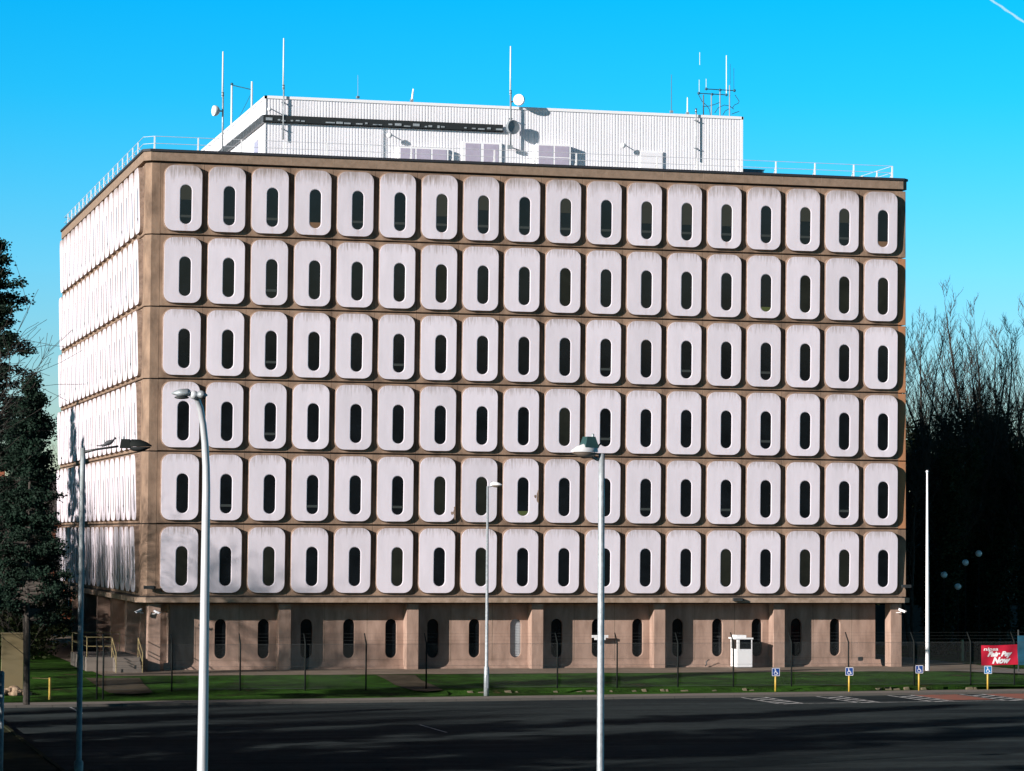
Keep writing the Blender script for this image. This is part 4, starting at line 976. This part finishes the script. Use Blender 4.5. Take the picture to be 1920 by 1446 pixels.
def slender(rr,H,r0,stems=1,spread=.75,low=.22,reach=.26,nodes_=15):
    T=([],[]); Cc=([],[]); nd=[]
    def path(p,d,ln,r,segs,wob,lift,dst,n,rend=.3):
        out=[p]; q=p
        for i in range(segs):
            d=(d+Vector((rr.gauss(0,wob),rr.gauss(0,wob),lift))).normalized(); q2=q+d*(ln/segs)
            a=r*(1-(1-rend)*i/segs); b=r*(1-(1-rend)*(i+1)/segs); tube_raw(dst[0],dst[1],q,q2,max(.006,a),max(.005,b),n); out.append(q2); q=q2
        return out,d
    for s_ in range(stems):
        base=Vector((rr.gauss(0,.25),rr.gauss(0,.25),-.2)) if stems>1 else Vector((0,0,-.2)); d=Vector((rr.gauss(0,.09 if stems>1 else .03),rr.gauss(0,.09 if stems>1 else .03),1)).normalized()
        hh=H*(1 if s_==0 else rr.uniform(.7,.95)); st,_=path(base,d,hh,r0*(1 if s_==0 else .75),nodes_,.05,.03,T,7,.05)
        for i,p in enumerate(st[1:],1):
            t=i/nodes_; nd.append((p,0))
            if t<low: continue
            for _ in range(rr.choice((1,2,2,3))):
                a=rr.random()*2*PI; an=spread*rr.uniform(.6,1.2); bd=Vector((math.cos(a)*math.sin(an),math.sin(a)*math.sin(an),math.cos(an)))
                L1=H*(reach*(1-t)**.8+.07)*rr.uniform(.55,1.15); b1,_=path(p,bd,L1,.22*r0*(1.15-t),6,.12,.10,Cc,4,.2)
                for k,p2 in enumerate(b1[2:],2):
                    if k==2: nd.append((p2,1))
                    for _ in range(rr.choice((1,2))):
                        a2=rr.random()*2*PI; bd2=((b1[k]-b1[k-1]).normalized()+Vector((math.cos(a2),math.sin(a2),.35))*.75).normalized()
                        b2,_=path(p2,bd2,L1*rr.uniform(.22,.5),.018,4,.16,.10,Cc,3,.4)
                        for p3 in b2[1:]:
                            if rr.random()<.75:
                                a3=rr.random()*2*PI; path(p3,((b2[-1]-b2[0]).normalized()+Vector((math.cos(a3),math.sin(a3),.3))*.7).normalized(),L1*rr.uniform(.08,.2),.008,2,.15,.05,Cc,3,.7)
    return T,Cc,nd
def slender_proto(key,seed,H,r0,ivy=0,bark='bark',ivyr=.30,ivyn=50,**kw):
    rr=random.Random(seed); T,Cc,nodes=slender(rr,H,r0,**kw); d={'trunk':raw_mesh('trunk',*T,M[bark]),'crown':raw_mesh('crown',*Cc,M[bark])}
    if ivy:
        st0=[n[0] for n in nodes if n[1]==0]; cs=[]
        for a_,b_ in zip(st0[:-1],st0[1:]):
            if (b_-a_).length<H*.2 and b_.z<H*ivy*rr.uniform(.8,1.1):
                for q_ in range(5): cs+=[a_.lerp(b_,q_/5)]*3
        cs+=[n[0] for n in nodes if n[1]==1 and n[0].z<H*ivy*.85 and rr.random()<.6]
        V,Fc=leaves(rr,cs,ivyn,ivyr,.11,1.7); d['ivy']=raw_mesh('ivy',V,Fc,M['ivy'])
    PROTO[key]=d
PROTO={}
def bare_proto(key,seed,H,r0,ivy=0,bark='bark',wide=.30,**kw):
    rr=random.Random(seed); T,Cc,nodes=grow(rr,H,r0,**kw)
    zm=max(v.z for v in Cc[0]); rads=sorted(math.hypot(v.x,v.y) for v in Cc[0]); rm=rads[int(len(rads)*.97)]
    fz_=H/zm; fx_=min(1,wide*H/rm)
    for L_ in (T[0],Cc[0],[n[0] for n in nodes]):
        for v in L_:
            v.x*=fx_; v.y*=fx_; v.z*=fz_
    print(key,len(T[1]),len(Cc[1]),round(zm,1),round(rm,1))
    d={'trunk':raw_mesh('trunk',*T,M[bark]),'crown':raw_mesh('crown',*Cc,M[bark])}
    if ivy:
        cs=[]
        st0=[n[0] for n in nodes if n[1]==0 and n[0].z<H*ivy]
        for a_,b_ in zip([Vector((0,0,0))]+st0[:-1],st0):
            if (b_-a_).length<H*.4:
                for q_ in range(5): cs+= [a_.lerp(b_,q_/5)]*3
        cs+=[n[0] for n in nodes if n[1]==1 and n[0].z<H*ivy*.9]
        V,Fc=leaves(rr,cs,60,.34,.11,1.6); d['ivy']=raw_mesh('ivy',V,Fc,M['ivy'])
    PROTO[key]=d
def put_tree(key,x,y,z,rz,s,label,group,name='bare_tree',sz=None):
    t=thing(name,label,'tree',(x,y,z),rz,group); t.scale=(s,s,sz or s)
    for k,me in PROTO[key].items(): link(k,me,t)
    return t
slender_proto('tall',21,20,.26,ivy=.72,spread=.7)
slender_proto('tall2',22,20,.22,ivy=.8,stems=3,spread=.6,ivyr=.36)
slender_proto('tall3',33,20,.20,stems=2,spread=.8,reach=.30)
slender_proto('tall4',35,20,.26,ivy=.6,stems=4,spread=.65,reach=.22)
slender_proto('twig',51,9.5,.09,spread=1.1,low=.2,reach=.42,nodes_=12)
bare_proto('belt',41,13,.22,spread=.6,upb=.15,depth=5,ivy=.6)
bare_proto('belt2',42,13,.20,spread=.6,upb=.15,depth=5)
rr=random.Random(77)
# wood on the right, behind the building
right=[]
spec=[(1718,168,'tall3',.86),(1745,185,'tall',.88),(1768,172,'tall2',.86),(1790,200,'tall3',1.12),(1812,178,'tall4',.95),(1832,192,'tall2',1.0),(1850,175,'tall4',.96),(1866,206,'tall2',1.08),(1884,180,'tall',.98),(1902,195,'tall2',1.06),(1924,172,'tall4',.98),(1950,190,'tall',.95),(1732,212,'tall4',.98),(1780,220,'tall4',1.15),(1842,225,'tall3',1.2),(1896,222,'tall4',1.28)]
desc=['thin bare tree right beside the building edge, behind the flagpole','ivy clad bare tree just right of the flagpole','forked ivy covered tree behind the globe lamps','tall fine twigged bare tree rising highest right of the flagpole',
 'forked dark ivy tree in the middle of the right wood','single trunk ivy tree right of the globe lamps','slender twin stemmed bare tree above the blue bay signs','far forked ivy tree behind the middle of the right wood','thick single trunk ivy tree above the red banner','forked ivy tree at the right edge of the photo',
 'ivy tree cut off by the right edge','far right ivy tree beyond the photo edge','background ivy tree seen behind the flagpole top','background ivy tree low between the twig crowns','background forked ivy tree above the globe lamps','tallest background twig crown near the right edge']
for (u,D,k,s),ds in zip(spec,desc):
    d=ray(u,1000); p=CAM+d*(D/d.dot(FW)); put_tree(k,p.x,p.y,-.95,rr.random()*6,s*1.0,ds,'bare winter trees in the wood right of the building')
# dense evergreen undergrowth below the wood
def thicket(name,label,rrs,xs_,ys_,zs_,n,per,rad,size,m='hedge',zf=None):
    rr=random.Random(rrs); cs=[]
    for _ in range(n):
        x=rr.uniform(*xs_); y=rr.uniform(*ys_); top=zs_[1]*(.72+.5*noise.noise(Vector((x*.25,y*.25,1)))); z=rr.uniform(zs_[0],max(zs_[0]+.5,top))
        cs.append(Vector((x,y,z)))
    V,Fc=leaves(rr,cs,per,rad,size); o=link(name,raw_mesh(name,V,Fc,M[m])); return tag(o,label,'undergrowth',kind='stuff')
thicket('undergrowth','dark mass of evergreen undergrowth filling the foot of the right wood',5,(42,92),(46,80),(-1,7.5),700,34,.8,.26)
thicket('undergrowth','dense dark evergreen mass behind the right wood',6,(30,130),(84,96),(-1,10),900,60,1.2,.28)
thicket('undergrowth','dark evergreen shrub mass along the shaded left side of the building',18,(-9,-2.6),(13,38),(-1,3.2),560,40,.5,.12)
thicket('undergrowth','low dark shrub mass beyond the left corner of the building',8,(-16,0),(48,70),(-1,9),420,34,.8,.28)
thicket('undergrowth','distant hedge mass far behind the left trees',9,(-60,14),(100,112),(-1,7),600,50,1.2,.26)

# evergreens on the left
def conifer_proto(key,seed,H,base,R0,n=46,clump=26,topn=.1,droop=.2,irregular=.35):
    rr=random.Random(seed); T=([],[]); cs=[]; Bv=([],[])
    q=Vector((0,0,-.2)); r=.24
    for s in range(10):
        q2=Vector((rr.gauss(0,.06),rr.gauss(0,.06),H*(s+1)/10)); tube_raw(T[0],T[1],q,q2,r,max(.03,.24*(1-(s+1)/10.2)),9); q=q2; r=max(.03,.24*(1-(s+1)/10.2))
    for i in range(n):
        z=base+(H-base)*((i+rr.random())/n); f=(H-z)/(H-base); ln=R0*(f**.75+.08)*(1-irregular+2*irregular*rr.random())
        a=rr.random()*2*PI; d=Vector((math.cos(a),math.sin(a),.15-droop*rr.random())); p=Vector((0,0,z)); k=max(4,int(ln/.42)); rad=.05+.05*f
        for s in range(k):
            p2=p+d*(ln/k); d=(d+Vector((rr.gauss(0,.12),rr.gauss(0,.12),rr.gauss(0.0,.10)))).normalized()
            tube_raw(Bv[0],Bv[1],p,p2,rad*(1-s/k)+.01,rad*(1-(s+1)/k)+.01,4)
            if s>k*.22:
                cs.append(p2+Vector((rr.gauss(0,.15),rr.gauss(0,.15),.08)))
                if rr.random()<.8:
                    sd_=Vector((-d.y,d.x,.1))*rr.choice((-1,1)); e=p2+sd_*ln*.25*(1-s/k+.3); tube_raw(Bv[0],Bv[1],p2,e,.02,.008,3); cs.append(e); cs.append(p2.lerp(e,.5))
            p=p2
    V,Fc=leaves(rr,cs,clump,.25,.08,.40)
    PROTO[key]={'trunk':raw_mesh('trunk',*T,M['bark']),'limbs':raw_mesh('limb',*Bv,M['bark']),'crown':raw_mesh('crown',V,Fc,M['needles'])}
conifer_proto('con',3,19,2.2,4.3,n=165,clump=40,irregular=.34)
conifer_proto('pine',4,14,3.4,2.4,n=120,clump=38,droop=.15,irregular=.45)
conifer_proto('shrubc',6,8,.6,2.6,n=60,clump=30,irregular=.3)
def px_tree(key,u,v,Yd,rz,s,label,name='conifer_tree',z=-1.2,sz=None,group=None):
    p=onY(u,v,Yd); return put_tree(key,p.x,Yd,z,rz,s,label,group,name,sz)
px_tree('con',-30,1300,50,.4,1.16,'tall dark conifer at the left edge with a ragged tapering crown',sz=1.38)
px_tree('pine',50,1300,-22,2.1,.62,'smaller dark pine with a leaning trunk just left of the building',sz=.95)
px_tree('pine',30,1300,44,4.0,1.0,'dark pine behind the tall conifer, beyond the far left corner of the building')
px_tree('shrubc',12,1300,42,1.0,1.1,'bushy evergreen low at the far left behind the ochre slab','evergreen_shrub')
px_tree('shrubc',72,1300,40,3.0,1.0,'bushy evergreen beside the shaded left side of the building','evergreen_shrub')
px_tree('twig',52,1300,-17,1.0,.78,'fine twigged bare tree whose twigs cross the left face of the building','bare_tree',group='bare trees by the left face')
px_tree('tall3',100,1300,60,2.0,.62,'bare tree far behind the left pine against the sky','bare_tree',group='bare trees by the left face')
px_tree('tall3',66,1300,66,3.3,.66,'faint bare tree crown in the sky gap between the left pines','bare_tree',group='bare trees by the left face')
# belt of trees along the left of the parking area: they stand outside the photo and cast its long shadows
k=0
rr=random.Random(12)
for y in list(range(-96,-30,6)):
    for row in (0,1):
        if -76<y<-67: continue
        x=-17.5-5.5*row+rr.uniform(-1.2,1.2)
        if x> -15.2: x=-15.2
        put_tree('belt' if (k%3) else 'belt2',x,y+rr.uniform(-2,2)+3*row,-1.4,rr.random()*6,(.95+.25*rr.random()+.1*row)*(1 if y<-58 else .78),'bare belt tree on the verge left of the car park, outside the picture','trees in the belt left of the car park'); k+=1
for y in list(range(-30,44,4))+[-7,-4,-1,2,5,8,11,14,17]:
    x=-18+rr.uniform(-2,2); s=.55 if y<-12 else 1.12
    put_tree('belt2' if y%4 else 'belt',x,y+rr.uniform(-2,2),-1.2,rr.random()*6,s,'bare belt tree beyond the left lawn, outside the picture','trees in the belt left of the lawn'); k+=1
for x,y,s in [(-12.5,25.5,.98),(-14,19.5,.88)]+[(-21+rr.uniform(-2,1),y_+rr.uniform(-1,1),(.90+.2*rr.random()) if y_<-62 else (.90 if y_<-49 else .46)) for y_ in (-93,-86,-79.5,-64.5,-58,-51,-44,-37)]:
    put_tree('con',x,y,-1.3,rr.random()*6,s,'dark conifer among the belt trees on the left, outside the picture','conifers in the left belt','conifer_tree')
# added unseen tree mass that blocks low sky light from the facade
thicket('wood','unseen tree mass added behind the viewpoint to block low sky light',25,(-130,150),(-196,-182),(-1,24),1700,26,1.6,.42)
# hedge under the belt
thicket('hedge','dense hedge along the left edge of the car park outside the picture',15,(-27,-21),(-96,-45),(-1.4,6.5),520,26,.7,.22)

# ------------------------------------------------------------------ left background pieces
b=onY(72,1280,75); t=thing('brick_house','distant red brick house with a dark roof glimpsed between the left trees','house',(b.x,75,-1.0))
g=MB(); g.box(-5,3,0,8,0,7.6); g.build('wall',M['brick'],t)
g=MB(); g.add([(-5.4,-.3,7.6),(3.4,-.3,7.6),(3.4,8.3,7.6),(-5.4,8.3,7.6),(-5.4,4,10.8),(3.4,4,10.8)],[(0,1,5,4),(2,3,4,5),(0,4,3),(1,2,5),(0,3,2,1)]); rf=g.build('roof',M['tile'],t)
g=MB(); g.box(-3.2,-2.4,3.6,4.4,9.6,11.8); g.box(-3.3,-2.3,3.5,4.5,11.8,11.95); g.build('chimney',M['brick'],rf)
for x in (-4,-1.4,1):
    for z in (1,4.6): 
        g=MB(); g.box(x,x+1.2,-.03,.02,z,z+1.3); fr=g.build('window',M['white'],t); g=MB(); g.box(x+.08,x+1.12,-.05,-.031,z+.08,z+1.22); g.build('pane',M['glass'],fr)
p0=onZ(12,1300,-1.35); t=thing('wall_slab','tall ochre rendered slab behind the trunk at the far left','wall',(p0.x,p0.y+1.5,-1.4))
g=MB(); g.box(-.1,.85,0,.35,0,2.6); g.box(-.14,.89,-.04,.39,2.6,2.68); g.build('slab',M['ochre'],t)
g=MB(); rr=random.Random(9)
for i in range(60):
    c=Vector((p0.x+rr.uniform(-.5,1.0),p0.y+rr.uniform(-.6,.8),-1.42)); s=.10+.14*rr.random(); c.z+=.28*max(0,1-abs(c.x-p0.x-.25)/.9)*rr.random()
    g.ball(c,s,(1.2,1,.75),n=5,mx=None)
tag(g.build('rubble_pile',M['sandy']),'heap of pale sandy rubble at the foot of the ochre slab, far left','rubble')
# trees trunk fence line at far right background: pale wall behind the car park exit
g=MB(); g.box(43,80,30,30.25,ZG-.1,1.5)
for k in range(13): g.box(43+3*k-.06,43+3*k+.06,29.9,30.0,ZG-.1,1.8)
tag(g.build('boundary_fence',M['dkmetal']),'dark solid boundary fence at the foot of the right wood','fence')
# globe lamps
for k,(u,v,h) in enumerate(((1770,1078,0),(1796,1100,0),(1810,1055,0),(1835,1038,0))):
    p=onY(u,v,9); lb=['globe lamp nearest the flagpole, low before the dark wood','lowest globe lamp in the dark wood','globe lamp third from the flagpole, upper middle','highest and rightmost globe lamp in the dark wood'][k]
    t=thing('globe_lamp',lb,'lamp',(p.x,9,ZG),0,'globe lamps before the dark wood'); h=p.z-ZG
    g=MB(); g.tube([(0,0,0),(0,0,h-.2)],.035,8); g.build('post',M['fpost'],t)
    g=MB(); g.ball((0,0,h),.19,n=14); g.build('globe',M['globe'],t,smooth=True)
# vapour trail high in the sky
a=CAM+ray(1850,-6)*9000; b=CAM+ray(1935,52)*9000
mt=bpy.data.materials.new('vapour_trail'); mt.use_nodes=True; nn=mt.node_tree.nodes; ll=mt.node_tree.links; bs_=nn['Principled BSDF']; bs_.inputs['Base Color'].default_value=(.9,.9,.9,1); bs_.inputs['Roughness'].default_value=1
tz=nn.new('ShaderNodeTexNoise'); tz.inputs['Scale'].default_value=.05; lw=nn.new('ShaderNodeLayerWeight'); lw.inputs[0].default_value=.3
mm=nn.new('ShaderNodeMath'); mm.operation='SUBTRACT'; mm.inputs[0].default_value=.17; m2=nn.new('ShaderNodeMath'); m2.operation='MULTIPLY'; m2.inputs[1].default_value=.17
ll.new(lw.outputs['Facing'],m2.inputs[0]); ll.new(m2.outputs[0],mm.inputs[1]); ll.new(mm.outputs[0],bs_.inputs['Alpha'])
g=MB(); g.tube([a.lerp(b,q/12)+Vector((0,0,1))*1.2*math.sin(q*2.1) for q in range(13)],[4.2+.8*math.sin(q*1.7) for q in range(13)],12,cap=False); o=g.build('vapour_trail',mt,smooth=True); tag(o,'faint white vapour trail in the top right corner of the sky','vapour trail',kind='stuff')
